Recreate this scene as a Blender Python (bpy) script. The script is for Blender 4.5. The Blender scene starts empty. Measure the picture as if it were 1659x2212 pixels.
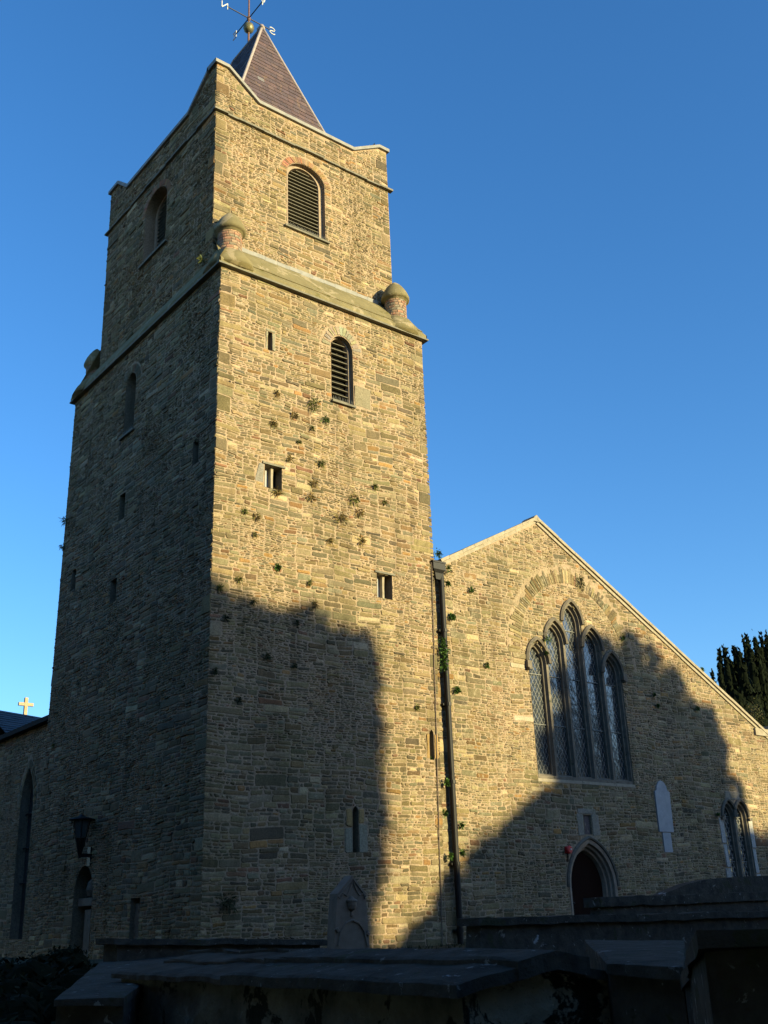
import bpy, math, random
from mathutils import Vector, Matrix
from mathutils.geometry import tessellate_polygon
from mathutils import noise as mnoise
R = math.radians
scene = bpy.context.scene
COL = scene.collection

# ------------------------------------------------------------------ camera
CAMP = Vector((-12.7227, -22.79695, 1.6))
CAMR = (Matrix.Rotation(-0.677719, 3, 'Z') @ Matrix.Rotation(1.939355, 3, 'X') @ Matrix.Rotation(-0.0396008, 3, 'Z'))
cd = bpy.data.cameras.new('camera')
cam = bpy.data.objects.new('camera', cd)
COL.objects.link(cam)
cam.matrix_world = Matrix.Translation(CAMP) @ CAMR.to_4x4()
cd.sensor_fit = 'VERTICAL'
cd.sensor_height = 36.0
cd.lens = 37.233
cd.clip_end = 3000
scene.camera = cam

# ------------------------------------------------------------------ sky, sun, exposure
SUN_EL = 10.0
SUN_AZ = 20.0      # degrees to the right of the normal of the lit front
S = Vector((math.sin(R(SUN_AZ)) * math.cos(R(SUN_EL)), -math.cos(R(SUN_AZ)) * math.cos(R(SUN_EL)), math.sin(R(SUN_EL))))
world = bpy.data.worlds.new('World')
scene.world = world
world.use_nodes = True
nt = world.node_tree
sky = nt.nodes.new('ShaderNodeTexSky')
sky.sky_type = 'NISHITA'
sky.sun_disc = False
sky.sun_elevation = R(SUN_EL)
sky.sun_rotation = math.atan2(S.x, S.y)
sky.altitude = 100
sky.air_density = 1.0
sky.dust_density = 0.6
sky.ozone_density = 3.5
hsv = nt.nodes.new('ShaderNodeHueSaturation')
hsv.inputs['Saturation'].default_value = 1.16
hsv.inputs['Hue'].default_value = 0.5045
nt.links.new(sky.outputs[0], hsv.inputs['Color'])
nt.links.new(hsv.outputs[0], nt.nodes['Background'].inputs[0])
nt.nodes['Background'].inputs[1].default_value = 0.15
sl = bpy.data.lights.new('sun', 'SUN')
sl.energy = 5.0
sl.angle = R(0.53)
sl.color = (1.0, 0.86, 0.46)
so = bpy.data.objects.new('sun', sl)
COL.objects.link(so)
so.rotation_euler = S.to_track_quat('Z', 'Y').to_euler()
so.location = (0, -60, 60)
scene.view_settings.view_transform = 'Standard'
scene.view_settings.look = 'None'
scene.view_settings.exposure = 1.12
scene.view_settings.gamma = 1.0

# ------------------------------------------------------------------ helpers
def at(x, y, ax, val):
    """point where the sight line through (x, y) of a 1659 x 2212 frame meets the plane axis = val"""
    d = CAMR @ Vector(((x - 829.5) / 2287.8, -(y - 1106.0) / 2287.8, -1.0))
    return CAMP + d * ((val - CAMP[ax]) / d[ax])

def tag(o, label=None, cat=None, group=None, kind=None):
    for k, v in (('label', label), ('category', cat), ('group', group), ('kind', kind)):
        if v: o[k] = v
    return o

def empty(name, loc, label, cat, group=None):
    o = bpy.data.objects.new(name, None)
    COL.objects.link(o)
    o.location = loc
    o.empty_display_size = .3
    return tag(o, label, cat, group)

class MB:
    def __init__(s):
        s.v = []; s.f = []; s.c = []
    def face(s, pts, col=(.3, .3, .3, 1)):
        n = len(s.v)
        s.v.extend([tuple(p) for p in pts]); s.f.append(tuple(range(n, n + len(pts)))); s.c.append(col)
    def mesh(s, verts, faces, col=(.3, .3, .3, 1)):
        n = len(s.v)
        s.v.extend([tuple(p) for p in verts])
        for f in faces:
            s.f.append(tuple(i + n for i in f)); s.c.append(col)
    def box(s, a, b, col=(.3, .3, .3, 1), M=None):
        x0, y0, z0 = a; x1, y1, z1 = b
        vs = [Vector(p) for p in ((x0,y0,z0),(x1,y0,z0),(x1,y1,z0),(x0,y1,z0),(x0,y0,z1),(x1,y0,z1),(x1,y1,z1),(x0,y1,z1))]
        if M: vs = [M @ v for v in vs]
        s.mesh(vs, [(3,2,1,0),(4,5,6,7),(0,1,5,4),(1,2,6,5),(2,3,7,6),(3,0,4,7)], col)
    def prism(s, poly, ext, col=(.3, .3, .3, 1)):
        """poly: list of Vectors (one plane), ext: Vector"""
        n = len(poly); b = [Vector(p) + ext for p in poly]
        s.mesh(list(poly) + b, [tuple(range(n))[::-1], tuple(range(n, 2*n))] + [(i, (i+1) % n, n + (i+1) % n, n + i) for i in range(n)], col)
    def tube(s, pts, r, n=8, col=(.3, .3, .3, 1), cap=True):
        pts = [Vector(p) for p in pts]
        rr = r if isinstance(r, (list, tuple)) else [r] * len(pts)
        rings = []
        up = Vector((0.123, .31, .94))
        for i, p in enumerate(pts):
            d = (pts[min(i+1, len(pts)-1)] - pts[max(i-1, 0)]).normalized()
            a = d.cross(up)
            if a.length < .05: a = d.cross(Vector((1, 0, 0)))
            a.normalize(); b = d.cross(a)
            rings.append([p + (a * math.cos(6.28318*k/n) + b * math.sin(6.28318*k/n)) * rr[i] for k in range(n)])
        vs = [q for g in rings for q in g]
        fs = []
        for i in range(len(pts)-1):
            for k in range(n):
                fs.append((i*n+k, i*n+(k+1) % n, (i+1)*n+(k+1) % n, (i+1)*n+k))
        if cap:
            fs.append(tuple(range(n))[::-1]); fs.append(tuple(range((len(pts)-1)*n, len(pts)*n)))
        s.mesh(vs, fs, col)
    def lathe(s, c, prof, n=24, col=(.3, .3, .3, 1), wob=0, seed=0):
        """prof: (radius, z) list from the bottom"""
        vs = []; fs = []
        for r, z in prof:
            for k in range(n):
                a = 6.28318*k/n
                q = r * (1 + wob * mnoise.noise(Vector((math.cos(a)*1.7 + seed, math.sin(a)*1.7, z*2))))
                vs.append((c[0] + q*math.cos(a), c[1] + q*math.sin(a), c[2] + z))
        for i in range(len(prof)-1):
            for k in range(n):
                fs.append((i*n+k, i*n+(k+1) % n, (i+1)*n+(k+1) % n, (i+1)*n+k))
        fs.append(tuple(range(n))[::-1]); fs.append(tuple(range((len(prof)-1)*n, len(prof)*n)))
        s.mesh(vs, fs, col)
    def build(s, name, mat, parent=None, smooth=False, loc=None, label=None):
        """verts are in world space; loc (or the parent's place) becomes the origin"""
        me = bpy.data.meshes.new(name)
        o0 = Vector(parent_origin(parent)) if parent is not None else Vector(loc or (0, 0, 0))
        me.from_pydata([(x - o0.x, y - o0.y, z - o0.z) for x, y, z in s.v], [], s.f)
        at_ = me.color_attributes.new('Col', 'FLOAT_COLOR', 'CORNER')
        buf = []
        for f, c in zip(s.f, s.c):
            buf.extend(list(c) * len(f))
        at_.data.foreach_set('color', buf)
        me.materials.append(mat)
        if smooth: me.polygons.foreach_set('use_smooth', [True] * len(me.polygons))
        me.update()
        o = bpy.data.objects.new(name, me)
        COL.objects.link(o)
        if parent is not None: o.parent = parent
        else: o.location = o0
        if label: o['label'] = label
        return o

def parent_origin(p):
    v = Vector((0, 0, 0))
    while p is not None:
        v += Vector(p.location); p = p.parent
    return v

# ------------------------------------------------------------------ materials
def nodes(name):
    m = bpy.data.materials.new(name); m.use_nodes = True
    t = m.node_tree
    return m, t, t.nodes['Principled BSDF']

def N(t, kind, **kw):
    n = t.nodes.new(kind)
    for k, v in kw.items():
        if k.startswith('i_'): n.inputs[k[2:]].default_value = v
        else: setattr(n, k, v)
    return n

def noise_tex(t, scale, detail=6, rough=.6, vec=None, dist=0):
    n = N(t, 'ShaderNodeTexNoise'); n.inputs['Scale'].default_value = scale; n.inputs['Detail'].default_value = detail
    n.inputs['Roughness'].default_value = rough; n.inputs['Distortion'].default_value = dist
    if vec: t.links.new(vec, n.inputs['Vector'])
    return n.outputs['Fac']

def ramp(t, fac, stops):
    r = N(t, 'ShaderNodeValToRGB')
    e = r.color_ramp.elements
    while len(e) > 1: e.remove(e[-1])
    e[0].position, e[0].color = stops[0][0], tuple(stops[0][1]) + (1,)
    for p, c in stops[1:]:
        q = e.new(p); q.color = tuple(c) + (1,)
    t.links.new(fac, r.inputs[0])
    return r.outputs[0]

def mix(t, kind, fac, a, b):
    n = N(t, 'ShaderNodeMix', data_type='RGBA', blend_type=kind)
    if isinstance(fac, (int, float)): n.inputs[0].default_value = fac
    else: t.links.new(fac, n.inputs[0])
    for i, x in ((6, a), (7, b)):
        if isinstance(x, tuple): n.inputs[i].default_value = x + ((1,) if len(x) == 3 else ())
        else: t.links.new(x, n.inputs[i])
    return n.outputs[2]

def bump(t, bs, h, dist, strength=1.0):
    b = N(t, 'ShaderNodeBump'); b.inputs['Distance'].default_value = dist; b.inputs['Strength'].default_value = strength
    t.links.new(h, b.inputs['Height']); t.links.new(b.outputs[0], bs.inputs['Normal'])

G3 = lambda v: (v, v, v)
def mat_rubble(name='rubble_stone', lime=.63):
    m, t, bs = nodes(name)
    co = N(t, 'ShaderNodeTexCoord').outputs['Object']
    at_ = N(t, 'ShaderNodeVertexColor', layer_name='Col').outputs[0]
    f1 = noise_tex(t, 22, 8, .7, co)
    c = mix(t, 'MULTIPLY', 1, at_, ramp(t, f1, [(.28, G3(.55)), (.5, G3(1)), (.72, G3(1.42))]))
    f2 = noise_tex(t, .55, 5, .65, co)
    c = mix(t, 'MULTIPLY', .8, c, ramp(t, f2, [(.3, (.80, .84, .74)), (.55, (1, 1, 1)), (.75, (1.12, 1.05, .95))]))
    f3 = noise_tex(t, 7, 4, .75, co, .4)      # pale lichen and lime run over stones
    c = mix(t, 'MIX', ramp(t, f3, [(lime, G3(0)), (lime + .09, G3(.7))]), c, (.34, .285, .19))
    f5 = noise_tex(t, 3.1, 6, .7, co, .8)     # dark algae
    c = mix(t, 'MULTIPLY', ramp(t, f5, [(.56, G3(0)), (.68, G3(.6))]), c, (.62, .62, .5))
    mp = N(t, 'ShaderNodeMapping'); mp.inputs['Scale'].default_value = (1, 1, .16); t.links.new(co, mp.inputs[0])
    f6 = noise_tex(t, 1.7, 6, .7, mp.outputs[0], .6)     # damp streaks
    c = mix(t, 'MULTIPLY', .75, c, ramp(t, f6, [(.36, (.66, .66, .62)), (.5, (1, 1, 1)), (.7, (1.1, 1.08, 1.05))]))
    t.links.new(c, bs.inputs['Base Color'])
    bs.inputs['Roughness'].default_value = .92
    bs.inputs['Specular IOR Level'].default_value = .25
    f4 = noise_tex(t, 45, 8, .75, co)
    bump(t, bs, f4, .016, .7)
    return m

def mat_simple(name, col, col2=None, scale=6, rough=.85, bumpd=.006, bscale=30, metal=0, spec=.3, spots=None, stretch=None):
    m, t, bs = nodes(name)
    co = N(t, 'ShaderNodeTexCoord').outputs['Object']
    if stretch:
        mp = N(t, 'ShaderNodeMapping'); mp.inputs['Scale'].default_value = stretch
        t.links.new(co, mp.inputs[0]); co = mp.outputs[0]
    f = noise_tex(t, scale, 7, .65, co)
    c = ramp(t, f, [(.3, col), (.7, col2 or tuple(x * 1.3 for x in col))])
    if spots:
        for sc, th, cc in spots:
            g = noise_tex(t, sc, 5, .7, co, .5)
            c = mix(t, 'MIX', ramp(t, g, [(th, G3(0)), (th + .035, G3(1))]), c, cc)
    t.links.new(c, bs.inputs['Base Color'])
    bs.inputs['Roughness'].default_value = rough
    bs.inputs['Metallic'].default_value = metal
    bs.inputs['Specular IOR Level'].default_value = spec
    if bumpd: bump(t, bs, noise_tex(t, bscale, 8, .7, co), bumpd)
    return m

def mat_attr(name, rough=.8, var=12, spec=.3):
    m, t, bs = nodes(name)
    co = N(t, 'ShaderNodeTexCoord').outputs['Object']
    at_ = N(t, 'ShaderNodeVertexColor', layer_name='Col').outputs[0]
    c = mix(t, 'MULTIPLY', 1, at_, ramp(t, noise_tex(t, var, 6, .7, co), [(.3, G3(.75)), (.7, G3(1.25))]))
    t.links.new(c, bs.inputs['Base Color']); bs.inputs['Roughness'].default_value = rough
    bs.inputs['Specular IOR Level'].default_value = spec
    bump(t, bs, noise_tex(t, 40, 6, .7, co), .004)
    return m

def mat_foliage(name, rough=.6):
    m, t, bs = nodes(name)
    at_ = N(t, 'ShaderNodeVertexColor', layer_name='Col').outputs[0]
    t.links.new(at_, bs.inputs['Base Color']); bs.inputs['Roughness'].default_value = rough
    bs.inputs['Specular IOR Level'].default_value = .2
    return m

def mat_slate():
    m, t, bs = nodes('roof_slate')
    at_ = N(t, 'ShaderNodeVertexColor', layer_name='Col').outputs[0]
    co = N(t, 'ShaderNodeTexCoord').outputs['Object']
    c = mix(t, 'MULTIPLY', 1, at_, ramp(t, noise_tex(t, 9, 6, .7, co), [(.3, G3(.8)), (.7, G3(1.2))]))
    mp = N(t, 'ShaderNodeMapping'); mp.inputs['Scale'].default_value = (1.6, 1.6, .35); t.links.new(co, mp.inputs[0])
    g = noise_tex(t, 1.4, 6, .75, mp.outputs[0], .5)
    c = mix(t, 'MIX', ramp(t, g, [(.58, G3(0)), (.66, G3(.5))]), c, (.2, .125, .06))
    t.links.new(c, bs.inputs['Base Color']); bs.inputs['Roughness'].default_value = .6
    bump(t, bs, noise_tex(t, 30, 5, .7, co), .004)
    return m

def mat_glass(name):
    m, t, bs = nodes(name)
    bs.inputs['Base Color'].default_value = (.03, .035, .04, 1)
    bs.inputs['Roughness'].default_value = .12
    bs.inputs['IOR'].default_value = 2.1
    co = N(t, 'ShaderNodeTexCoord').outputs['Object']
    bump(t, bs, noise_tex(t, 3.0, 2, .5, co), .012)
    return m

M_RUB = mat_rubble()
M_RUB2 = mat_rubble('limewashed_rubble_stone', .555)
M_DRESS = mat_simple('dressed_limestone', (.22, .185, .13), (.33, .285, .215), 5, .85, .004, spots=[(3.5, .62, (.15, .14, .1))])
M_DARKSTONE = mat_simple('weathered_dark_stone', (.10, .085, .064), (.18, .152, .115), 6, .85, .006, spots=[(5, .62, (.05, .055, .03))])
M_MOSSY = mat_simple('mossy_render', (.125, .105, .05), (.19, .16, .08), 1.6, .9, .01, 25, spots=[(1.2, .56, (.25, .205, .125)), (2.6, .60, (.115, .10, .035)), (9, .66, (.07, .07, .03))])
M_LEAD = mat_simple('lead_grey_coping', (.15, .15, .14), (.25, .24, .22), 4, .6, .003, metal=0)
M_LEADROLL = mat_simple('lead_roll', (.24, .205, .19), (.33, .285, .265), 6, .55, .002)
M_SLATESTONE = mat_simple('slate_string_course', (.10, .095, .075), (.19, .175, .13), 3, .8, .012, 14)
M_BRICK = mat_attr('old_brick', .9, 14)
M_ATTR = mat_attr('plain_painted_parts', .85, 10)
M_SLATE = mat_slate()
M_LOUVRE = mat_simple('louvre_slate', (.10, .09, .065), (.17, .155, .11), 6, .8, .004, stretch=(1, 1, 4))
M_DARK = mat_simple('dark_void', (.006, .006, .006), (.012, .011, .01), 3, .95, 0)
M_REVEAL = mat_simple('rendered_reveal', (.21, .16, .115), (.33, .255, .19), 7, .9, .006)
M_GLASS = mat_glass('window_glass')
M_LATTICE = mat_simple('lead_lattice', (.20, .20, .18), (.27, .27, .25), 6, .6, 0)
M_IRON = mat_simple('black_cast_iron', (.006, .006, .006), (.014, .012, .011), 6, .5, .002, spec=.25)
M_RUST = mat_simple('rusty_iron', (.09, .045, .03), (.17, .09, .06), 20, .7, .003)
M_COPPER = mat_simple('weathered_copper_ball', (.10, .095, .05), (.19, .17, .09), 6, .45, .002, metal=.4)
M_LETTER = mat_simple('pale_painted_metal', (.42, .42, .40), (.6, .6, .56), 8, .6, 0)
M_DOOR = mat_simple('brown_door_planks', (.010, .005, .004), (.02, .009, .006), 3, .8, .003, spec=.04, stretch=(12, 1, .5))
M_BOARD = mat_simple('pale_grey_board', (.26, .27, .28), (.36, .36, .37), 3, .7, .001)
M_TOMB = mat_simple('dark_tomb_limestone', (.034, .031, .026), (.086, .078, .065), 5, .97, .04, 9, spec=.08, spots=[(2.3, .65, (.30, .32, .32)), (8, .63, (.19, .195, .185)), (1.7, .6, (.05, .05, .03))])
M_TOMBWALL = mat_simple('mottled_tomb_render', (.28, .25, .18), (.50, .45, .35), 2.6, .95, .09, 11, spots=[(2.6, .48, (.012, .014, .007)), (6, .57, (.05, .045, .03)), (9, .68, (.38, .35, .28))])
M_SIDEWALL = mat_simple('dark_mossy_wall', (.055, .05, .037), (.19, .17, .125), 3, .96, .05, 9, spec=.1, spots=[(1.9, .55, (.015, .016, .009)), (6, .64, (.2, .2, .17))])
M_HEAD = mat_simple('carved_headstone_stone', (.14, .105, .075), (.21, .16, .12), 6, .85, .006)
M_LEAF = mat_foliage('leaf_green')
M_YEW = mat_foliage('yew_leaf', .8); M_YEW.node_tree.nodes['Principled BSDF'].inputs['Specular IOR Level'].default_value = .03
M_BARK = mat_simple('tree_bark', (.06, .045, .03), (.11, .085, .06), 5, .95, .02, 10, stretch=(1, 1, .2))
M_GRASSG = mat_simple('dark_grass_ground', (.012, .016, .006), (.03, .035, .013), 2.5, .95, .05, 8)
M_RED = mat_simple('red_alarm_plastic', (.5, .015, .015), (.6, .03, .03), 4, .4, 0, spec=.5)
M_WHITE = mat_simple('white_marble_plaque', (.26, .265, .275), (.36, .36, .365), 5, .7, .002)

# ------------------------------------------------------------------ 2D tools
def scan(poly, v):
    xs = []
    n = len(poly)
    for i in range(n):
        (x0, y0), (x1, y1) = poly[i], poly[(i+1) % n]
        if (y0 <= v < y1) or (y1 <= v < y0):
            xs.append(x0 + (v - y0) * (x1 - x0) / (y1 - y0))
    xs.sort()
    return [(xs[i], xs[i+1]) for i in range(0, len(xs)-1, 2)]

def cut(iv, hole):
    out = []
    for a, b in iv:
        if hole[1] <= a or hole[0] >= b: out.append((a, b)); continue
        if hole[0] > a: out.append((a, hole[0]))
        if hole[1] < b: out.append((hole[1], b))
    return out

def arch_pts(cx, hw, z0, zs, za, n=10, kind='pointed'):
    """opening outline, counter-clockwise from the bottom left"""
    pts = [(cx - hw, z0), (cx + hw, z0)]
    pts += arch_curve(cx, hw, zs, za, n, kind)
    return pts

def arch_curve(cx, hw, zs, za, n=10, kind='pointed'):
    """right spring to left spring"""
    h = za - zs
    out = []
    if kind == 'round':
        for k in range(n*2 + 1):
            a = math.pi * k / (2*n)
            out.append((cx + hw*math.cos(a), zs + h*math.sin(a)))
        return out
    r = (h*h + hw*hw) / (2*hw)          # arc struck from beyond the centre line
    c = r - hw
    amax = math.atan2(h, c) if c > 0 else math.atan2(h, c)
    right = [(cx - c + r*math.cos(amax*k/n), zs + r*math.sin(amax*k/n)) for k in range(n+1)]
    left = [(2*cx - x, z) for x, z in reversed(right)][1:]
    return right + left

PAL = [((.185, .155, .095), 26), ((.155, .138, .095), 18), ((.205, .165, .100), 16), ((.125, .108, .078), 8), ((.175, .125, .075), 8),
       ((.25, .155, .07), 3), ((.27, .23, .155), 10), ((.195, .172, .115), 14), ((.160, .155, .112), 8), ((.18, .105, .07), 2), ((.34, .29, .205), 4)]
PALC = [c for c, w in PAL]; PALW = [w for c, w in PAL]
MORTAR = (.29, .215, .145, 1)

def stone_color(rnd, gain=1.0):
    c = rnd.choices(PALC, PALW)[0]; g = rnd.uniform(.62, 1.36) * gain * .86
    return (c[0]*g*rnd.uniform(1.0, 1.12), c[1]*g*.97, c[2]*g*rnd.uniform(.74, .92), 1)

def stone(mb, quad, to3d, rnd, d, gap=.010, col=None):
    """quad: four 2D corners ccw; raised irregular block with a bevelled rim"""
    cx = sum(p[0] for p in quad)/4; cy = sum(p[1] for p in quad)/4
    w = abs(quad[1][0]-quad[0][0]); h = abs(quad[3][1]-quad[0][1])
    ring = []
    for i in range(4):
        p = quad[i]; q = quad[(i+1) % 4]
        L = math.hypot(q[0]-p[0], q[1]-p[1]) + 1e-6
        a = min(.35, rnd.uniform(.012, .045) / L); b = 1 - min(.35, rnd.uniform(.012, .045) / L)
        for k in (a, b) if L < .3 else (a, .5 + rnd.uniform(-.15, .15), b):
            ring.append([p[0] + (q[0]-p[0])*k, p[1] + (q[1]-p[1])*k])
    j = min(.012, h*.09)
    base = []; top = []
    tx, ty = rnd.uniform(-.03, .03), rnd.uniform(-.05, .05)
    for p in ring:
        L = math.hypot(p[0]-cx, p[1]-cy) + 1e-6
        ux, uy = (cx-p[0])/L, (cy-p[1])/L
        g = gap * rnd.uniform(.5, 1.7)
        x, y = p[0] + ux*g + rnd.uniform(-j, j), p[1] + uy*g + rnd.uniform(-j, j)
        base.append(to3d(x, y, -.004))
        k = min(.014, h*.12)
        x2, y2 = x + ux*k, y + (cy-y)/max(h*.5, .02)*k
        top.append(to3d(x2, y2, max(.004, d + (p[0]-cx)*tx + (p[1]-cy)*ty + rnd.uniform(-.003, .003))))
    n = len(ring)
    c = col or stone_color(rnd)
    mid = to3d(cx, cy, d + .006)
    mb.mesh(base + top + [mid], [(i, (i+1) % n, n + (i+1) % n, n + i) for i in range(n)] + [(n+i, n+(i+1) % n, 2*n) for i in range(n)], c)

def rubble(mb, outer, holes, to3d, seed, hmin=.06, hmax=.25, wmax=.95, relief=.016, gain=1.0, bands=(.24, .55)):
    rnd = random.Random(seed); HMAX, HMIN, WMAX = hmax, hmin, wmax
    z0 = min(p[1] for p in outer); z1 = max(p[1] for p in outer)
    u0 = min(p[0] for p in outer); u1 = max(p[0] for p in outer)
    def warp(u, v):
        return v + .09 * mnoise.noise(Vector((u*.55 + seed, v*.5, 0))) + .035 * mnoise.noise(Vector((u*2.1, v*1.3 + seed, 4)))
    def emit(a, b, c, d):
        ivs = scan(outer, c + .002); iv2 = scan(outer, d - .002)
        if not ivs or not iv2: return
        iv = [(max(p0, q0), min(p1, q1)) for p0, p1 in ivs for q0, q1 in iv2 if min(p1, q1) - max(p0, q0) > .03]
        for h in holes:
            m_ = (c+d)/2
            ss = scan(h, m_) or scan(h, c + .2*(d-c)) or scan(h, c + .8*(d-c))
            for s_ in ss: iv = cut(iv, s_)
        for p, q in iv:
            x, y = max(a, p), min(b, q)
            if y - x < .035: continue
            if y - x > wmax * 3: continue
            jj = lambda: rnd.uniform(-.006, .006)
            quad = [(x, warp(x, c)+jj()), (y, warp(y, c)+jj()), (y, warp(y, d)+jj()), (x, warp(x, d)+jj())]
            lean = rnd.uniform(-.02, .02)
            if x > p + .03 and y < q - .03:
                quad[2] = (quad[2][0]+lean, quad[2][1]); quad[3] = (quad[3][0]+lean, quad[3][1])
            r_ = rnd.random()
            dd = relief * (rnd.uniform(.25, 1.0) if r_ < .93 else rnd.uniform(1.2, 1.9))
            stone(mb, quad, to3d, rnd, dd, gap=rnd.choice((.008, .011, .015, .022)), col=stone_color(rnd, gain))
    def split(a, b, c, d, depth=0):
        w, h = b-a, d-c
        sz = 1 + 1.0*mnoise.noise(Vector((a*.45 + seed*3, c*.55, 7))) + .4*mnoise.noise(Vector((a*1.6, c*1.9 + seed, 1)))
        sz = min(sz, 1.45); hmax = HMAX*max(.55, sz); hmin = HMIN*max(.55, sz); wmax = WMAX*max(.6, min(sz, 1.2))
        if h > hmax or (h > 2.1*hmin and rnd.random() < (.86 if h > .2 else .5) and depth < 5):
            k = rnd.uniform(.3, .7); m_ = c + h*k
            if min(m_-c, d-m_) >= hmin*.75 or h > hmax:
                split(a, b, c, m_, depth+1); split(a, b, m_, d, depth+1); return
        lim = min(wmax, max(.2, h * rnd.uniform(1.8, 7)))
        if w > lim and w > .18:
            m_ = a + w * rnd.uniform(.33, .67)
            split(a, m_, c, d, depth+1); split(m_, b, c, d, depth+1); return
        emit(a, b, c, d)
    z = z0
    while z < z1:
        h = rnd.uniform(*bands)
        edge = rnd.random() < .25
        if z + h > z1 - .08: h = z1 - z
        u = u0 - .001
        while u < u1:
            w = rnd.uniform(.45, 1.5)
            if u + w > u1 - .2: w = u1 - u + .001
            if edge and (u <= u0 or u + w >= u1) and h < .5:
                q = rnd.uniform(.28, .6)
                if u <= u0 and w > q + .1: emit(u, u+q, z, z+h); split(u+q, u+w, z, z+h); u += w; continue
                if u + w >= u1 and w > q + .1: split(u, u+w-q, z, z+h); emit(u+w-q, u+w, z, z+h); u += w; continue
            split(u, u + w, z, z + h)
            u += w
        z += h

def backing(mb, outer, holes, to3d, col=MORTAR):
    loops = [[Vector((x, z, 0)) for x, z in outer]] + [[Vector((x, z, 0)) for x, z in h] for h in holes]
    flat = [p for l in loops for p in l]
    tris = tessellate_polygon(loops)
    mb.mesh([to3d(p.x, p.y, 0) for p in flat], [tuple(t) for t in tris], col)

def reveal(mb, hole, to3d, depth, col, back=True, inset=0):
    n = len(hole)
    cx = sum(p[0] for p in hole)/n; cz = sum(p[1] for p in hole)/n
    def ins(p):
        return (p[0] + (cx-p[0])*inset, p[1] + (cz-p[1])*inset)
    a = [to3d(x, z, .012) for x, z in hole]; b = [to3d(*ins(p), -depth) for p in hole]
    mb.mesh(a + b, [(i, (i+1) % n, n+(i+1) % n, n+i) for i in range(n)], col)

def voussoirs(mb, inner, outer, to3d, n, rnd, d=.02, col=None, gap=.006, spread=.2):
    """stones set on end between two curves that run the same way"""
    def along(c, t):
        L = [0]
        for i in range(len(c)-1): L.append(L[-1] + math.hypot(c[i+1][0]-c[i][0], c[i+1][1]-c[i][1]))
        s_ = t * L[-1]
        for i in range(len(c)-1):
            if s_ <= L[i+1] or i == len(c)-2:
                k = (s_-L[i]) / max(1e-6, L[i+1]-L[i])
                return (c[i][0]+(c[i+1][0]-c[i][0])*k, c[i][1]+(c[i+1][1]-c[i][1])*k)
    ts = [0]
    for i in range(n): ts.append(ts[-1] + rnd.uniform(.7, 1.4))
    ts = [t/ts[-1] for t in ts]
    for i in range(n):
        a, b = ts[i], ts[i+1]
        p0, p1, q1, q0 = along(inner, a), along(inner, b), along(outer, b), along(outer, a)
        k = 1 - rnd.uniform(0, spread)
        q1 = (p1[0]+(q1[0]-p1[0])*k, p1[1]+(q1[1]-p1[1])*k); q0 = (p0[0]+(q0[0]-p0[0])*k, p0[1]+(q0[1]-p0[1])*k)
        stone(mb, [p0, q0, q1, p1], to3d, rnd, d*rnd.uniform(.5, 1.2), gap=gap, col=(col(rnd) if col else stone_color(rnd)))

def louvres(mb, x0, x1, z0, z1, to3d, n, depth, tilt=.10, th=.022, clip=None, rnd=random.Random(3)):
    for i in range(n):
        z = z0 + (z1-z0)*(i+.5)/n
        a, b = x0, x1
        if clip:
            s_ = scan(clip, z + .05)
            if not s_: continue
            a, b = max(x0, s_[0][0]), min(x1, s_[-1][1])
            if b - a < .08: continue
        w = rnd.uniform(-.008, .008)
        f0, f1 = to3d(a, z - tilt*.5 + w, -depth + .03), to3d(b, z - tilt*.5 - w, -depth + .03)
        g1, g0 = to3d(b, z + tilt*.5, -depth - .13), to3d(a, z + tilt*.5, -depth - .13)
        up = Vector((0, 0, th))
        mb.mesh([f0, f1, g1, g0, f0+up, f1+up, g1+up, g0+up], [(3,2,1,0),(4,5,6,7),(0,1,5,4),(1,2,6,5),(2,3,7,6),(3,0,4,7)])

# faces of the building: (u, z, d) -> world, d outwards
xl = lambda z: -.0095 * max(0, 19.33 - z)
xr = lambda z: 7.5 - .030 * max(0, 11.8 - z)
F_low = lambda u, z, d: Vector((xl(z) + u/7.5*(xr(z)-xl(z)), -d, z))
L_low = lambda u, z, d: Vector((xl(z) - d, u, z))
F_up = lambda u, z, d: Vector((u, .9 - d, z))
L_up = lambda u, z, d: Vector((.19 - d, u, z))
GY = .25
F_gab = lambda u, z, d: Vector((u, GY - d, z))
NX = .45
L_nav = lambda u, z, d: Vector((NX - d, u, z))
rect = lambda a, b, c, d: [(a, c), (b, c), (b, d), (a, d)]

# ================================================================== ground
def gz(x, y):
    h = .95 * max(0, min(1, (y + 22) / 19.0))
    return h + .05 * mnoise.noise(Vector((x*.4, y*.4, 0)))
mb = MB()
xs = [-900, -300, -120, -60] + [-40 + 2*i for i in range(41)] + [60, 120, 300, 900]
ys = [-900, -300, -120, -80, -60] + [-50 + 2*i for i in range(36)] + [40, 80, 160, 400, 1200]
vs = [(x, y, gz(x, y)) for y in ys for x in xs]
nx = len(xs)
mb.mesh(vs, [(j*nx+i, j*nx+i+1, (j+1)*nx+i+1, (j+1)*nx+i) for j in range(len(ys)-1) for i in range(nx-1)])
tag(mb.build('ground', M_GRASSG), kind='structure')

# ================================================================== tower
T = empty('church_tower', (3.7, 4.8, 0), 'tall rubble stone bell tower with a slate pyramid spire and louvred windows', 'tower')
rnd = random.Random(11)

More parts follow.
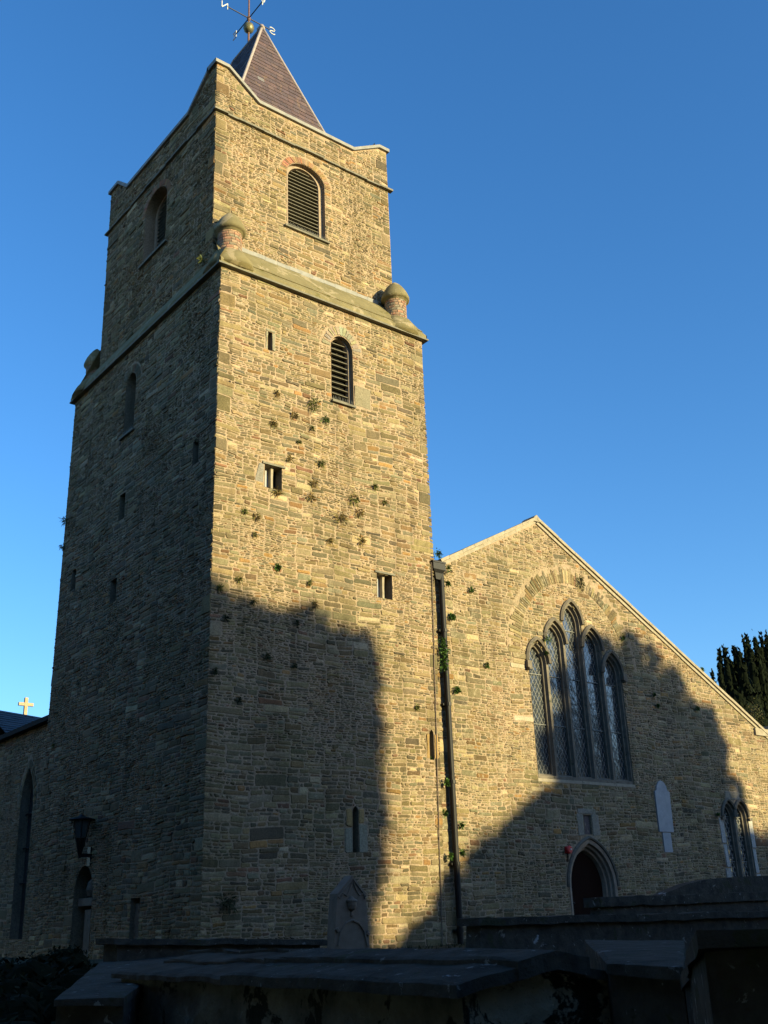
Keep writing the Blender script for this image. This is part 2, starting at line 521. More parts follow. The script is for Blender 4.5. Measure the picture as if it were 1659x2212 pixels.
# ---- openings
belf_F = arch_pts(3.59, .75, 22.45, 24.55, 25.12, 8, 'round')
belf_L = arch_pts(4.9, .80, 22.6, 24.55, 25.15, 8, 'round')
low_F = arch_pts(4.225, .405, 16.12, 17.92, 18.38, 8, 'round')
low_L = arch_pts(5.66, .36, 16.25, 17.95, 18.38, 8, 'round')
slit_F1 = rect(1.59, 1.73, 17.07, 17.67)
slit_F2 = rect(1.53, 2.08, 12.77, 13.45)
slit_F3 = rect(5.31, 5.86, 10.22, 10.95)
lan_F1 = arch_pts(4.47, .09, 3.27, 4.28, 4.42, 5)
lan_F2 = arch_pts(7.18, .075, 5.76, 6.45, 6.6, 5)
slit_L1 = rect(5.55, 5.95, 13.35, 14.2)
slit_L2 = rect(5.78, 6.2, 10.78, 11.5)
slit_L3 = rect(.95, 1.26, 13.5, 14.2)
slit_L4 = rect(9.0, 9.35, 12.0, 12.7)
niche_L = arch_pts(6.65, .62, .9, 2.55, 3.35, 6, 'round')
niche2_L = rect(3.12, 3.62, 1.1, 2.38)

def ring(curve_args, grow, n=10):
    cx, hw, zs, za, kind = curve_args
    return arch_curve(cx, hw + grow, zs, za + grow, n, kind)

# ---- lower walls (two faces seen, two plain ones behind)
mb = MB()
fo = rect(0, 7.5, -.5, 19.36)
fholes = [low_F, slit_F1, slit_F2, slit_F3, lan_F1, lan_F2]
arcF = list(ring((4.225, .405, 17.92, 18.38, 'round'), .02)); arcFo = list(ring((4.225, .405, 17.92, 18.38, 'round'), .38))
patch = rect(4.66, 5.28, 16.15, 16.85)
oval = [(1.22, 12.9), (1.5, 12.88), (1.5, 13.45), (1.35, 13.47), (1.22, 13.25)]
dressF = [rect(1.5, 1.585, 17.07, 17.67), rect(1.735, 1.83, 17.07, 17.67), rect(1.5, 1.85, 17.68, 17.76),
          rect(4.17, 4.37, 3.9, 4.36), rect(4.57, 4.76, 4.0, 4.36), rect(4.57, 4.86, 3.25, 3.98), rect(4.12, 4.37, 3.25, 3.88),
          rect(6.98, 7.09, 5.78, 6.48), rect(7.27, 7.42, 5.78, 6.48)]
excl = fholes + [arcFo[::1] + [], patch, oval] + dressF
rubble(mb, [(-.02, -.5), (7.5, -.5), (7.5, 19.3), (-.02, 19.3)], excl, F_low, 5)
backing(mb, fo, fholes, F_low)
voussoirs(mb, arcF, arcFo, F_low, 17, rnd, .022, lambda r: tuple(x*r.uniform(.85, 1.15) for x in (.24, .215, .145)) + (1,))
for i, p in enumerate([patch] + dressF + [oval[:4]]):
    c = (.19, .165, .11, 1) if i == 0 else ((.33, .215, .09, 1) if i in (4, 5, 8, 9) else (.235, .215, .155, 1))
    if i == len(dressF) + 1: c = (.20, .185, .16, 1)
    stone(mb, p, F_low, rnd, .02, .006, c)
for h, d_ in ((low_F, .32), (slit_F1, .5), (slit_F2, .32), (slit_F3, .32), (lan_F1, .5), (lan_F2, .5)):
    reveal(mb, h, F_low, d_, (.20, .165, .115, 1))
    backing(mb, h, [], lambda u, z, d, q=d_: F_low(u, z, -q), (.006, .006, .006, 1))  # near-black back plate: darkness of the unlit inside put in as colour
# left (shaded) face
lo = rect(0, 10.35, -.5, 19.36)
lholes = [low_L, slit_L1, slit_L2, slit_L3, slit_L4, niche_L, niche2_L]
arcL = ring((5.66, .36, 17.95, 18.38, 'round'), .02); arcLo = ring((5.66, .36, 17.95, 18.38, 'round'), .36)
rubble(mb, [(-.02, -.5), (10.35, -.5), (10.35, 19.3), (-.02, 19.3)], lholes + [arcLo], L_low, 23, gain=1.0, relief=.022)
backing(mb, lo, lholes, L_low)
voussoirs(mb, arcL, arcLo, L_low, 16, rnd, .022)
for h, d_ in ((low_L, .52), (slit_L1, .4), (slit_L2, .4), (slit_L3, .4), (slit_L4, .4), (niche_L, .55), (niche2_L, .35)):
    reveal(mb, h, L_low, d_, (.17, .14, .10, 1))
    backing(mb, h, [], lambda u, z, d, q=d_: L_low(u, z, -q), (.012, .011, .01, 1) if h is not niche_L else (.07, .05, .04, 1))  # dark plates stand in for unlit depth behind the openings; niche back paler
# hidden faces
mb.face([F_low(7.5, 19.36, 0), F_low(7.5, -.5, 0), Vector((7.5, 10.35, -.5)), Vector((7.5, 10.35, 19.36))], MORTAR)
mb.face([Vector((7.5, 10.35, 19.36)), Vector((7.5, 10.35, -.5)), L_low(10.35, -.5, 0), L_low(10.35, 19.36, 0)], MORTAR)
mb.build('lower_wall', M_RUB, T)

# ---- upper walls with the scooped parapet
UX0, UX1, UY0, UY1 = .19, 7.1, .9, 8.85
parF = [(UX0, 27.56), (.6, 27.56), (1.75, 26.72), (5.6, 26.70), (6.75, 27.38), (UX1, 27.38)]
parL = [(UY0, 27.56), (1.35, 27.56), (2.7, 26.75), (7.3, 26.78), (8.15, 27.5), (UY1, 27.5)]
mb = MB()
uF = [(UX0, 19.2), (UX1, 19.2)] + parF[::-1]
uL = [(UY0, 19.2), (UY1, 19.2)] + parL[::-1]
bF = (3.59, .75, 24.55, 25.12, 'round'); bL = (4.9, .80, 24.55, 25.15, 'round')
rubble(mb, [(UX0-.02, 20.3), (UX1+.01, 20.3)] + [(x + (.01 if x > 7 else (-.02 if x < .2 else 0)), z) for x, z in parF[::-1]], [belf_F, ring(bF, .30)], F_up, 41, wmax=.6)
backing(mb, uF, [belf_F], F_up)
rubble(mb, [(UY0-.02, 19.5), (UY1, 19.5)] + parL[::-1], [belf_L, ring(bL, .30)], L_up, 43, relief=.022)
backing(mb, uL, [belf_L], L_up)
for h, Fn in ((belf_F, F_up), (belf_L, L_up)):
    reveal(mb, h, Fn, .36, (.24, .18, .13, 1))
    backing(mb, h, [], lambda u, z, d, q=Fn: q(u, z, -.75), (.006, .006, .006, 1))  # black plate behind the louvres, belfry darkness given as colour
mb.face([Vector((UX1, UY0, 19.2)), Vector((UX1, UY1, 19.2))] + [Vector((UX1, y, z)) for y, z in parL[::-1]], MORTAR)
mb.face([Vector((UX0, UY1, 19.2)), Vector((UX1, UY1, 19.2))] + [Vector((x, UY1, z)) for x, z in parF[::-1]], MORTAR)
# inner faces of the parapet
for pl, Fn in ((parF, lambda u, z: Vector((u, UY0+.5, z))), (parF, lambda u, z: Vector((u, UY1-.5, z))), (parL, lambda u, z: Vector((UX0+.5, u, z))), (parL, lambda u, z: Vector((UX1-.5, u, z)))):
    mb.face([Fn(pl[0][0], 25.2), Fn(pl[-1][0], 25.2)] + [Fn(u, z) for u, z in pl[::-1]], MORTAR)
mb.build('upper_wall', M_RUB, T)

# ---- brick arches of the belfry windows
brick = lambda r: tuple(x*r.uniform(.8, 1.2) for x in r.choice(((.22, .11, .062), (.20, .125, .075), (.24, .145, .08)))) + (1,)
for b_, Fn in ((bF, F_up), (bL, L_up)):
    mb = MB()
    voussoirs(mb, ring(b_, .01), ring(b_, .27), Fn, 32, rnd, .02, brick, .003, .05)
    a_, c_ = ring(b_, .02), ring(b_, .25)
    for i in range(len(a_)-1):
        mb.face([Fn(*a_[i], .003), Fn(*c_[i], .003), Fn(*c_[i+1], .003), Fn(*a_[i+1], .003)], (.26, .2, .14, 1))
    mb.build('brick_arch', M_BRICK, T)

# ---- copings
def run_coping(name, pts3, out, w=.62, th=.16, mat=M_LEAD):
    """pts3: polyline along the wall top; out: outward unit vector"""
    mb = MB(); out = Vector(out)
    n = len(pts3)
    sec = []
    for p in pts3:
        p = Vector(p)
        a = p + out*.09; b = p - out*(w-.09)
        sec.append([a + Vector((0, 0, .003)), a + Vector((0, 0, th-.03)), a - out*.05 + Vector((0, 0, th)), b + Vector((0, 0, th+.03)), b + Vector((0, 0, .003))])
    m = len(sec[0])
    vs = [q for s_ in sec for q in s_]
    fs = [(i*m+k, i*m+(k+1) % m, (i+1)*m+(k+1) % m, (i+1)*m+k) for i in range(n-1) for k in range(m)]
    fs += [tuple(range(m))[::-1], tuple(range((n-1)*m, n*m))]
    mb.mesh(vs, fs)
    return mb
mb = run_coping('c', [(UX0-.09, UY0, 27.56)] + [(x, UY0, z) for x, z in parF[1:-1]] + [(UX1+.09, UY0, 27.38)], (0, -1, 0))
mb.build('parapet_coping', M_LEAD, T)
mb = run_coping('c', [(UX0, UY0+.535, 27.56)] + [(UX0, y, z) for y, z in parL[1:-1]] + [(UX0, UY1+.09, 27.5)], (-1, 0, 0))
mb.build('parapet_coping', M_LEAD, T)
mb = run_coping('c', [(UX1, UY0+.535, 27.38)] + [(UX1, y, z) for y, z in parL[1:-1]] + [(UX1, UY1+.09, 27.4)], (1, 0, 0))
mb.build('parapet_coping', M_LEAD, T)

# ---- string course below the parapet: wavy slate flags
def flags(Fn, u0, u1, z, seed, proj=.12, ends=0):
    r = random.Random(seed); mb = MB(); u = u0
    zz = z
    while u < u1 - .01:
        w = min(r.uniform(.35, .95), u1-u)
        if u1 - u - w < .2: w = u1 - u
        z2 = z + .035*mnoise.noise(Vector((u*.9, seed, 0))) + r.uniform(-.012, .012)
        t = r.uniform(.05, .085); p = proj + r.uniform(-.03, .02)
        z3 = z2 + r.uniform(-.015, .015)
        vs = [Fn(u+.002, zz, -.05), Fn(u+w-.002, zz, -.05)]
        a = [Fn(u+.003, z2-t, -.03), Fn(u+w-.003, z3-t, -.03), Fn(u+w-.003, z3-t*.9, p), Fn(u+.003, z2-t*.9, p-.01),
             Fn(u+.003, z2+.02, -.03), Fn(u+w-.003, z3+.02, -.03), Fn(u+w-.003, z3, p), Fn(u+.003, z2, p-.01)]
        mb.mesh(a, [(3,2,1,0),(4,5,6,7),(0,1,5,4),(1,2,6,5),(2,3,7,6),(3,0,4,7)])
        u += w
    return mb
flags(F_up, UX0-.10, UX1+.14, 25.72, 3).build('string_course', M_SLATESTONE, T)
flags(L_up, UY0+.05, UY1+.14, 25.74, 4, .10).build('string_course', M_SLATESTONE, T)

# ---- sloping ledge (broach) at the top of the lower stage
def ledge():
    mb = MB()
    n = 40
    # front slope, slightly concave, running into the left and right returns
    zb, zt = 19.42, 20.86
    prof = [(0.0, -.13, zb-.06), (0.0, -.135, zb+.07), (.12, -.005, zb+.24), (.125, -.03, zb+.255), (.25, .12, zb+.42), (.5, .36, zb+.78), (.8, .66, zb+1.14), (1, .93, zt)]
    rows = []
    for t, y, z in prof:
        row = []
        for i in range(n+1):
            k = i/n
            x0 = -.09 + t*.30; x1 = 7.58 - t*.41
            x = x0 + (x1-x0)*k
            wob = .018*mnoise.noise(Vector((x*1.3, y*3, z)))
            row.append((x, y + wob, z + wob*1.5))
        rows.append(row)
    for a, b in zip(rows, rows[1:]):
        for i in range(n): mb.face([a[i], a[i+1], b[i+1], b[i]])
    mb.face([(-.12, -.13, zb-.06), (-.12, .4, zb-.06), (7.62, .4, zb-.06), (7.62, -.13, zb-.06)])
    # left return
    pl = [(-.13, zb-.06), (-.135, zb+.07), (.0, zb+.35), (.12, zb+.6), (.2, zb+.72)]
    ya, yb = -.10, 10.5
    for (x0, z0), (x1, z1) in zip(pl, pl[1:]):
        for i in range(30):
            y0 = ya + (yb-ya)*i/30; y1 = ya + (yb-ya)*(i+1)/30
            mb.face([(x0, y1, z0), (x0, y0, z0), (x1, y0, z1), (x1, y1, z1)])
    mb.face([(-.13, yb, zb-.06), (.4, yb, zb-.06), (.4, ya+.2, zb-.06), (-.13, ya+.2, zb-.06)])
    # right return and back
    mb.face([(7.62, -.13, zb+.07), (7.62, 10.4, zb+.07), (7.1, 10.0, zt-.2), (7.1, .93, zt-.2)])
    mb.face([(7.62, -.13, zb-.06), (7.62, 10.4, zb-.06), (7.62, 10.4, zb+.07), (7.62, -.13, zb+.07)])
    mb.face([(-.12, 10.5, zb+.07), (.19, 8.8, zt), (7.1, 8.8, zt), (7.6, 10.4, zb+.07)])
    mb.face([(-.12, 10.5, zb-.06), (7.6, 10.4, zb-.06), (7.6, 10.4, zb+.07), (-.12, 10.5, zb+.07)])
    return mb
ledge().build('sloping_ledge', M_MOSSY, T)
mb = MB()      # thin slate drip under it, and the lead flashing on top
mb.box((-.16, -.165, 19.30), (7.66, .05, 19.355))
mb.box((-.16, .052, 19.30), (.05, 10.52, 19.355))
mb.box((7.45, .052, 19.30), (7.66, 10.4, 19.355))
mb.build('drip_course', M_SLATESTONE, T)
mb = MB()
for i in range(12):
    x0 = 1.1 + i*.44; mb.box((x0, .80, 20.72 + .01*math.sin(i*2.1)), (x0 + .435, .868, 20.86 + .012*math.sin(i*1.7)))
mb.build('lead_flashing', M_LEAD, T)

# ---- round pinnacles on the ledge
def pinnacle(c, hs, seed, r=.35, rc=.48):
    x, y, z = c
    mb = MB(); rr = random.Random(seed)
    mb.lathe((x, y, z), [(r*.98, -.5), (r*.98, hs+.02)], 24, MORTAR)
    rows = int(hs/.085)
    for k in range(rows):      # small brick-like rubble round the shaft
        a = rr.uniform(0, 1)
        while a < 6.28 + .4:
            w = rr.uniform(.28, .62)
            f = lambda u, v, d: Vector((x + (r+d)*math.cos(u), y + (r+d)*math.sin(u), z + v))
            c_ = rr.choice(((.27, .14, .09), (.23, .16, .11), (.2, .17, .12), (.3, .19, .12)))
            v0 = k*hs/rows; v1 = v0 + hs/rows
            ring_ = [f(a + .02, v0+.008, 0), f(a+w-.02, v0+.008, 0), f(a+w-.02, v1-.006, 0), f(a+.02, v1-.006, 0)]
            top = [f(a + .05, v0+.016, .012), f(a+w-.05, v0+.016, .012), f(a+w-.05, v1-.014, .012), f(a+.05, v1-.014, .012)]
            g = rr.uniform(.8, 1.2)
            mb.mesh(ring_ + top, [(0,1,5,4),(1,2,6,5),(2,3,7,6),(3,0,4,7),(4,5,6,7)], tuple(q*g for q in c_) + (1,))
            a += w
    p = mb.build('pinnacle', M_ATTR, T)
    mb = MB()
    prof = [(r-.02, hs-.05), (r+.035, hs-.03), (r+.04, hs+.01), (rc-.05, hs+.02), (rc, hs+.055), (rc, hs+.12), (rc*.93, hs+.22), (rc*.80, hs+.36), (rc*.61, hs+.51), (rc*.38, hs+.65), (rc*.17, hs+.74), (.01, hs+.79)]
    mb.lathe((x, y, z), prof, 28, wob=.07, seed=seed)
    mb.build('pinnacle_cap', M_MOSSY, p, smooth=True)
    mb = MB()
    mb.lathe((x, y, z), [(r+.42, -.62), (r+.34, -.4), (r+.16, -.12), (r+.09, 0), (r-.05, .04)], 28, wob=.12, seed=seed+2)
    mb.build('pinnacle_base', M_MOSSY, p, smooth=True)
pinnacle((.50, .42, 20.05), .76, 3)
pinnacle((6.80, .42, 19.98), .76, 5)
pinnacle((.42, 9.75, 19.95), .62, 8, .33, .42)

# ---- spire
AP1, AP2 = Vector((3.65, 3.8, 33.6)), Vector((3.65, 5.9, 33.6))
sb = 25.3
B = [Vector((.75, 1.5, sb)), Vector((6.55, 1.5, sb)), Vector((6.55, 8.2, sb)), Vector((.75, 8.2, sb))]
SP = MB()
def slated(mb, a, b, ta, tb, seed, rowh=.23, w=.28, thin=.016):
    """slates over the quad a-b (eaves) up to ta-tb (ridge or apex)"""
    r = random.Random(seed)
    nrm = (b-a).cross(ta-a).normalized()
    L = ((ta+tb)/2 - (a+b)/2).length; n = int(L/rowh)
    mb.face([a, b, tb, ta] if (ta-tb).length > .01 else [a, b, ta], (.05, .04, .04, 1))
    for i in range(n):
        k0, k1 = i/n, min(1, (i+1.12)/n)
        p0, p1 = a.lerp(ta, k0), b.lerp(tb, k0); q0, q1 = a.lerp(ta, k1), b.lerp(tb, k1)
        W = (p1-p0).length; m = max(1, round(W/w))
        off = (.5 if i % 2 else 0)
        ts = sorted(set([0, 1] + [min(1, max(0, (j+off)/m)) for j in range(m+1)]))
        # edges run perpendicular to the eaves
        du = (p1-p0).normalized()
        for t0, t1 in zip(ts, ts[1:]):
            if t1 - t0 < .02: continue
            e0, e1 = p0.lerp(p1, t0), p0.lerp(p1, t1)
            h = (q0-p0) - du*((q0-p0).dot(du))
            def clampu(pt):
                s0 = (q0 - pt).dot(du); s1 = (pt - q1).dot(du)
                if s0 > 0: pt = pt + du*s0
                if s1 > 0: pt = pt - du*s1
                return pt
            g0, g1 = clampu(e0 + h), clampu(e1 + h)
            lift = nrm * (thin + r.uniform(0, .01)); lo_ = nrm * .004
            c = r.choice(((.072, .046, .046), (.08, .049, .047), (.064, .044, .046), (.085, .056, .052), (.072, .048, .052)))
            g = r.uniform(.82, 1.18)
            if r.random() < .02: c = (.12, .11, .11)
            c = tuple(x*g for x in c) + (1,)
            e0s, e1s = e0 + du*.004, e1 - du*.004
            mb.face([e0s+lift, e1s+lift, g1+lo_, g0+lo_], c)
            mb.face([e0s, e1s, e1s+lift, e0s+lift], (.03, .025, .025, 1))
slated(SP, B[0], B[1], AP1, AP1, 1)
slated(SP, B[1], B[2], AP1, AP2, 2)
slated(SP, B[2], B[3], AP2, AP2, 3)
slated(SP, B[3], B[0], AP2, AP1, 4)
spire = SP.build('spire_roof', M_SLATE, T)
mb = MB()
for a, b in ((B[0], AP1), (B[1], AP1), (B[2], AP2), (B[3], AP2), (AP1, AP2)):
    mb.tube([a.lerp(b, k/8) for k in range(9)], .055, 8)
mb.tube([AP1 - Vector((0, .06, .12)), AP1 + Vector((0, 0, .03)), AP1 + Vector((0, .25, .05))], .09, 8)
mb.build('lead_ridge', M_LEADROLL, spire, smooth=True)
mb = MB()      # flat roof behind the parapet
mb.face([(UX0+.5, UY0+.5, 25.35), (UX1-.5, UY0+.5, 25.35), (UX1-.5, UY1-.5, 25.35), (UX0+.5, UY1-.5, 25.35)])
mb.build('gutter_floor', M_LEAD, T)

# ---- louvred windows
def louvre_window(hole, Fn, depth, n, cx, hw, z0, z1, fw=.11, name='louvre_window', sillw=None, spikes=True, tilt=.11, label=None):
    # pale frame ring at depth
    n_ = len(hole); mb = MB()
    mz = (z0+z1)/2
    inner = [(cx + (x-cx)*(hw-fw)/hw, z0 + .02 + (z-z0)*(1 - fw*.6/(z1-z0))) for x, z in hole]
    out = [Fn(x, z, -depth+.06) for x, z in hole]; inn = [Fn(x, z, -depth+.06) for x, z in inner]; inb = [Fn(x, z, -depth-.12) for x, z in inner]
    mb.mesh(out + inn + inb, [(i, (i+1) % n_, n_+(i+1) % n_, n_+i) for i in range(n_)] + [(n_+i, n_+(i+1) % n_, 2*n_+(i+1) % n_, 2*n_+i) for i in range(n_)])
    w = mb.build(name, M_REVEAL, T, label=label)
    mb = MB()
    louvres(mb, cx-hw+fw+.003, cx+hw-fw-.003, z0+.05, z1-.1, Fn, n, depth, tilt, clip=inner)
    mb.build('louvre_slats', M_LOUVRE, w)
    mb = MB()
    sw = sillw or hw + .1
    a = [Fn(cx-sw, z0-.09, -.1), Fn(cx+sw, z0-.09, -.1), Fn(cx+sw, z0-.10, .10), Fn(cx-sw, z0-.10, .10), Fn(cx-sw, z0-.01, -.1), Fn(cx+sw, z0-.01, -.1), Fn(cx+sw, z0-.035, .10), Fn(cx-sw, z0-.035, .10)]
    mb.mesh(a, [(3,2,1,0),(4,5,6,7),(0,1,5,4),(1,2,6,5),(2,3,7,6),(3,0,4,7)])
    mb.mesh([Fn(cx-hw+.01, z0+.004, 0), Fn(cx+hw-.01, z0+.004, 0), Fn(cx+hw-.01, z0+.015, -depth-.1), Fn(cx-hw+.01, z0+.015, -depth-.1)], [(0,1,2,3)])
    mb.build('sill', M_SLATESTONE, w)
    if spikes:
        mb = MB()
        k = int(hw*2/.055)
        for i in range(k):
            x = cx-hw+.04+i*.055
            mb.tube([Fn(x, z0, .02), Fn(x+.01*math.sin(i), z0+.13, .03+.02*math.sin(i*2.3))], .004, 4)
        mb.build('bird_spikes', M_LATTICE, w)
louvre_window(belf_F, F_up, .21, 18, 3.59, .75, 22.45, 25.12, .14, sillw=.86, tilt=.05)
louvre_window(belf_L, L_up, .42, 16, 4.9, .80, 22.6, 25.15, .14, sillw=1.0, tilt=.05)
louvre_window(low_F, F_low, .20, 11, 4.225, .405, 16.12, 18.38, .07, sillw=.43, tilt=.03)
louvre_window(low_L, L_low, .40, 8, 5.66, .36, 16.25, 18.38, .07, sillw=.5, tilt=.03)

# ---- little square windows, partly boarded
def boarded(h, board, rail):
    x0, x1, z0, z1 = h[0][0], h[1][0], h[0][1], h[2][1]
    mb = MB()
    mb.mesh([F_low(x, z, d) for x, z, d in ((x0, z0, -.30), (board, z0, -.30), (board, z1, -.30), (x0, z1, -.30), (x0, z0, -.26), (board, z0, -.26), (board, z1, -.26), (x0, z1, -.26))], [(4,5,6,7), (1,2,6,5)])
    w = mb.build('boarded_window', M_BOARD, T)
    mb = MB()
    pts = [(rail, z0), (rail + .07, z0), (rail + .065, (z0+z1)/2), (rail + .08, z1), (rail, z1)]
    mb.prism([F_low(x, z, -.12) for x, z in pts], Vector((0, .14, 0)))
    mb.build('stone_mullion', M_DRESS, w)
    mb = MB()
    mb.prism([F_low(x, z, .045) for x, z in rect(x0-.08, x1+.1, z1+.004, z1+.06)], Vector((0, .3, 0)))
    mb.build('lintel', M_SLATESTONE, w)
boarded(slit_F2, 1.80, 1.80)
boarded(slit_F3, 5.60, 5.60)

# ---- stonework filling the shaded doorway recess, with carved figure
mb = MB()
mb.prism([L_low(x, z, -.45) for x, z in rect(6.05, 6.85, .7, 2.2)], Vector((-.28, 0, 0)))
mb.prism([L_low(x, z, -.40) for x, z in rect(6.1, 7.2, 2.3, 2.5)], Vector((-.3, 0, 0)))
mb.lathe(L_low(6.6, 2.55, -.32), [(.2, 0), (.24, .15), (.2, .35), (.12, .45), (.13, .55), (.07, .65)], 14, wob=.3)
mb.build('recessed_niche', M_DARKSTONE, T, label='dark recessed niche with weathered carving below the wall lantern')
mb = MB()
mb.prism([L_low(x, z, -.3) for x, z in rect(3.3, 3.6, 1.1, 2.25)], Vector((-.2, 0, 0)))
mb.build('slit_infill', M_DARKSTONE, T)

# ================================================================== weather vane
VX, VY = 3.65, 4.78
V = empty('weather_vane', (VX, VY, 33.6), 'iron weather vane with ball, compass letters and a fish on the spire ridge', 'weather vane')
mb = MB(); mb.tube([(VX, VY, 33.55), (VX, VY, 35.0), (VX, VY, 36.6)], [.045, .035, .028], 8); mb.build('pole', M_RUST, V)
mb = MB(); mb.lathe((VX, VY, 34.36), [(.02, -.24), (.10, -.21), (.18, -.13), (.215, 0), (.18, .13), (.10, .21), (.04, .25)], 20); mb.build('ball', M_COPPER, V, smooth=True)
hz = 34.86
mb = MB(); mb.lathe((VX, VY, hz), [(.05, -.12), (.075, -.06), (.075, .04), (.045, .1)], 12); mb.build('hub', M_RUST, V)
def letter(ch, place, ax, up=.30, w=.2):
    """strokes seen mirrored from below; ax: horizontal unit vector in the letter's plane"""
    ax = Vector(ax); o = Vector(place)
    st = {'N': [[(0, 0), (0, 1)], [(0, 1), (1, 0)], [(1, 0), (1, 1)]],
          'S': [[(1, .85), (.8, 1), (.35, 1), (0, .82), (.1, .6), (.5, .5), (.9, .38), (1, .18), (.65, 0), (.2, 0), (0, .15)]],
          'E': [[(1, 0), (0, 0), (0, 1), (1, 1)], [(0, .5), (.8, .5)]],
          'W': [[(0, 1), (.25, 0), (.5, .8), (.75, 0), (1, 1)]]}[ch]
    mb = MB()
    for s_ in st:
        mb.tube([o + ax*(x-.5)*w + Vector((0, 0, (y-.5)*up)) for x, y in s_], .021, 5)
    return mb
LA = .98
for ch, d in (('N', (-1, 0, 0)), ('S', (1, 0, 0)), ('E', (0, 1, 0)), ('W', (0, -1, 0))):
    d = Vector(d)
    mb = MB(); mb.tube([Vector((VX, VY, hz)), Vector((VX, VY, hz)) + d*LA], .022, 6)
    arm = mb.build('compass_arm', M_IRON, V)
    ax = Vector((-1, 0, 0)) if abs(d.x) > .5 else Vector((0, 1, 0))
    letter(ch, Vector((VX, VY, hz)) + d*(LA + .10), ax, .30, .25).build('compass_letter', M_LETTER, arm, label='pale metal letter ' + ch)
mb = MB()      # fish
dirf = Vector((-.75, .66, 0)).normalized(); base = Vector((VX, VY, 36.12))
out = [(-.62, .0), (-.5, -.06), (-.2, -.11), (.05, -.12), (.12, -.19), (.22, -.12), (.5, -.05), (.75, -.15), (.72, .0), (.78, .17), (.5, .05), (.2, .11), (.1, .2), (-.1, .12), (-.4, .09)]
side = Vector((-dirf.y, dirf.x, 0))
mb.prism([base + dirf*(-a) + Vector((0, 0, b)) - side*.04 for a, b in out], side*.08)
mb.build('fish', M_COPPER, V)

# ================================================================== church body: west gable, north wall, roofs
CH = empty('church_building', (15, 8, 0), 'rubble stone church body with a steep gable, tall traceried window and pointed door', 'church')
PK = (12.38, 14.08)
gr = lambda x: PK[1] - .545*(x-PK[0])
gl = lambda x: PK[1] - .52*(PK[0]-x)
gout = [(7.0, -.5), (26.0, -.5), (26.0, 7.55), (24.35, 7.55), (24.35, gr(24.35)-.02), PK, (7.0, gl(7.0))]
# great window
LC = [11.90, 12.80, 13.70, 14.60, 15.50]; LH = .45
LZ = [9.86, 10.62, 11.40, 10.62, 9.86]; SPR = [z - .72 for z in LZ]
WB = 5.50
big = [(LC[0]-LH, WB), (LC[4]+LH, WB)]
for k in (4, 3, 2, 1, 0):
    big += arch_curve(LC[k], LH, SPR[k], LZ[k], 8)
bigc = []
for p in big:
    if not bigc or math.hypot(p[0]-bigc[-1][0], p[1]-bigc[-1][1]) > .004: bigc.append(p)
big = bigc
# small two-light window
SC = [20.97, 21.70]; SH = .365
small = [(SC[0]-SH, 2.0), (SC[1]+SH, 2.0)]
for k in (1, 0): small += arch_curve(SC[k], SH, 4.6, 5.14, 8)
sm = []
for p in small:
    if not sm or math.hypot(p[0]-sm[-1][0], p[1]-sm[-1][1]) > .004: sm.append(p)
small = sm
DC = 13.45
door = arch_pts(DC, 1.08, .2, 2.35, 3.74, 12)
relI = arch_curve(13.7, 2.55, 9.35, 12.05, 16); relO = arch_curve(13.7, 3.12, 9.35, 12.7, 16)
relpoly = relO + relI[::-1]
nich = rect(13.30, 13.64, 3.88, 4.47)
plq = [(16.92, 4.02), (17.66, 4.02), (17.70, 5.32), (17.60, 5.36), (17.55, 5.52), (17.44, 5.64), (17.30, 5.69), (17.16, 5.63), (17.06, 5.50), (17.02, 5.36), (16.92, 5.32)]
plq2 = rect(17.08, 17.50, 3.38, 4.0)
jambq = [rect(10.62, 11.44, 8.83, 9.0), rect(10.6, 11.44, 7.18, 7.35), rect(20.33, 20.60, 3.7, 4.55), rect(20.38, 20.60, 2.9, 3.68), rect(20.3, 20.60, 2.0, 2.88), rect(22.08, 22.32, 3.55, 4.55), rect(22.08, 22.27, 2.7, 3.53), rect(22.08, 22.33, 2.0, 2.68),
         rect(20.9, 21.75, 5.2, 5.5), rect(13.0, 13.28, 3.84, 4.5), rect(13.66, 14.0, 3.84, 4.5), rect(13.05, 13.9, 4.49, 4.66)]
mb = MB()
holes = [big, small, door, nich]
rubble(mb, [(7.4, -.5)] + gout[1:5] + [(PK[0], PK[1]-.1), (7.4, gl(7.4)-.08)], holes + [relpoly, plq, plq2, [(x, z) for x, z in arch_curve(DC, 1.2, 2.35, 3.9, 8)]] + jambq, F_gab, 77, hmin=.065, hmax=.27)
backing(mb, gout, holes, F_gab)
voussoirs(mb, relI, relO, F_gab, 92, rnd, .022, lambda r: stone_color(r, 1.05), .004, .5)
for i, q in enumerate(jambq):
    stone(mb, q, F_gab, rnd, .018, .004, (.36, .30, .22, 1) if i < 2 else ((.38, .37, .36, 1) if i < 8 else (.24, .21, .17, 1)))
for h, d_ in ((big, .12), (small, .10), (nich, .06)):
    reveal(mb, h, F_gab, d_, (.24, .2, .14, 1))
mb.face([F_gab(x, z, -.06) for x, z in nich], (.13, .10, .10, 1))
mb.face([Vector((26, GY, -.5)), Vector((26, 30, -.5)), Vector((26, 30, 7.55)), Vector((26, GY, 7.55))], MORTAR)
mb.build('gable_wall', M_RUB2, CH)

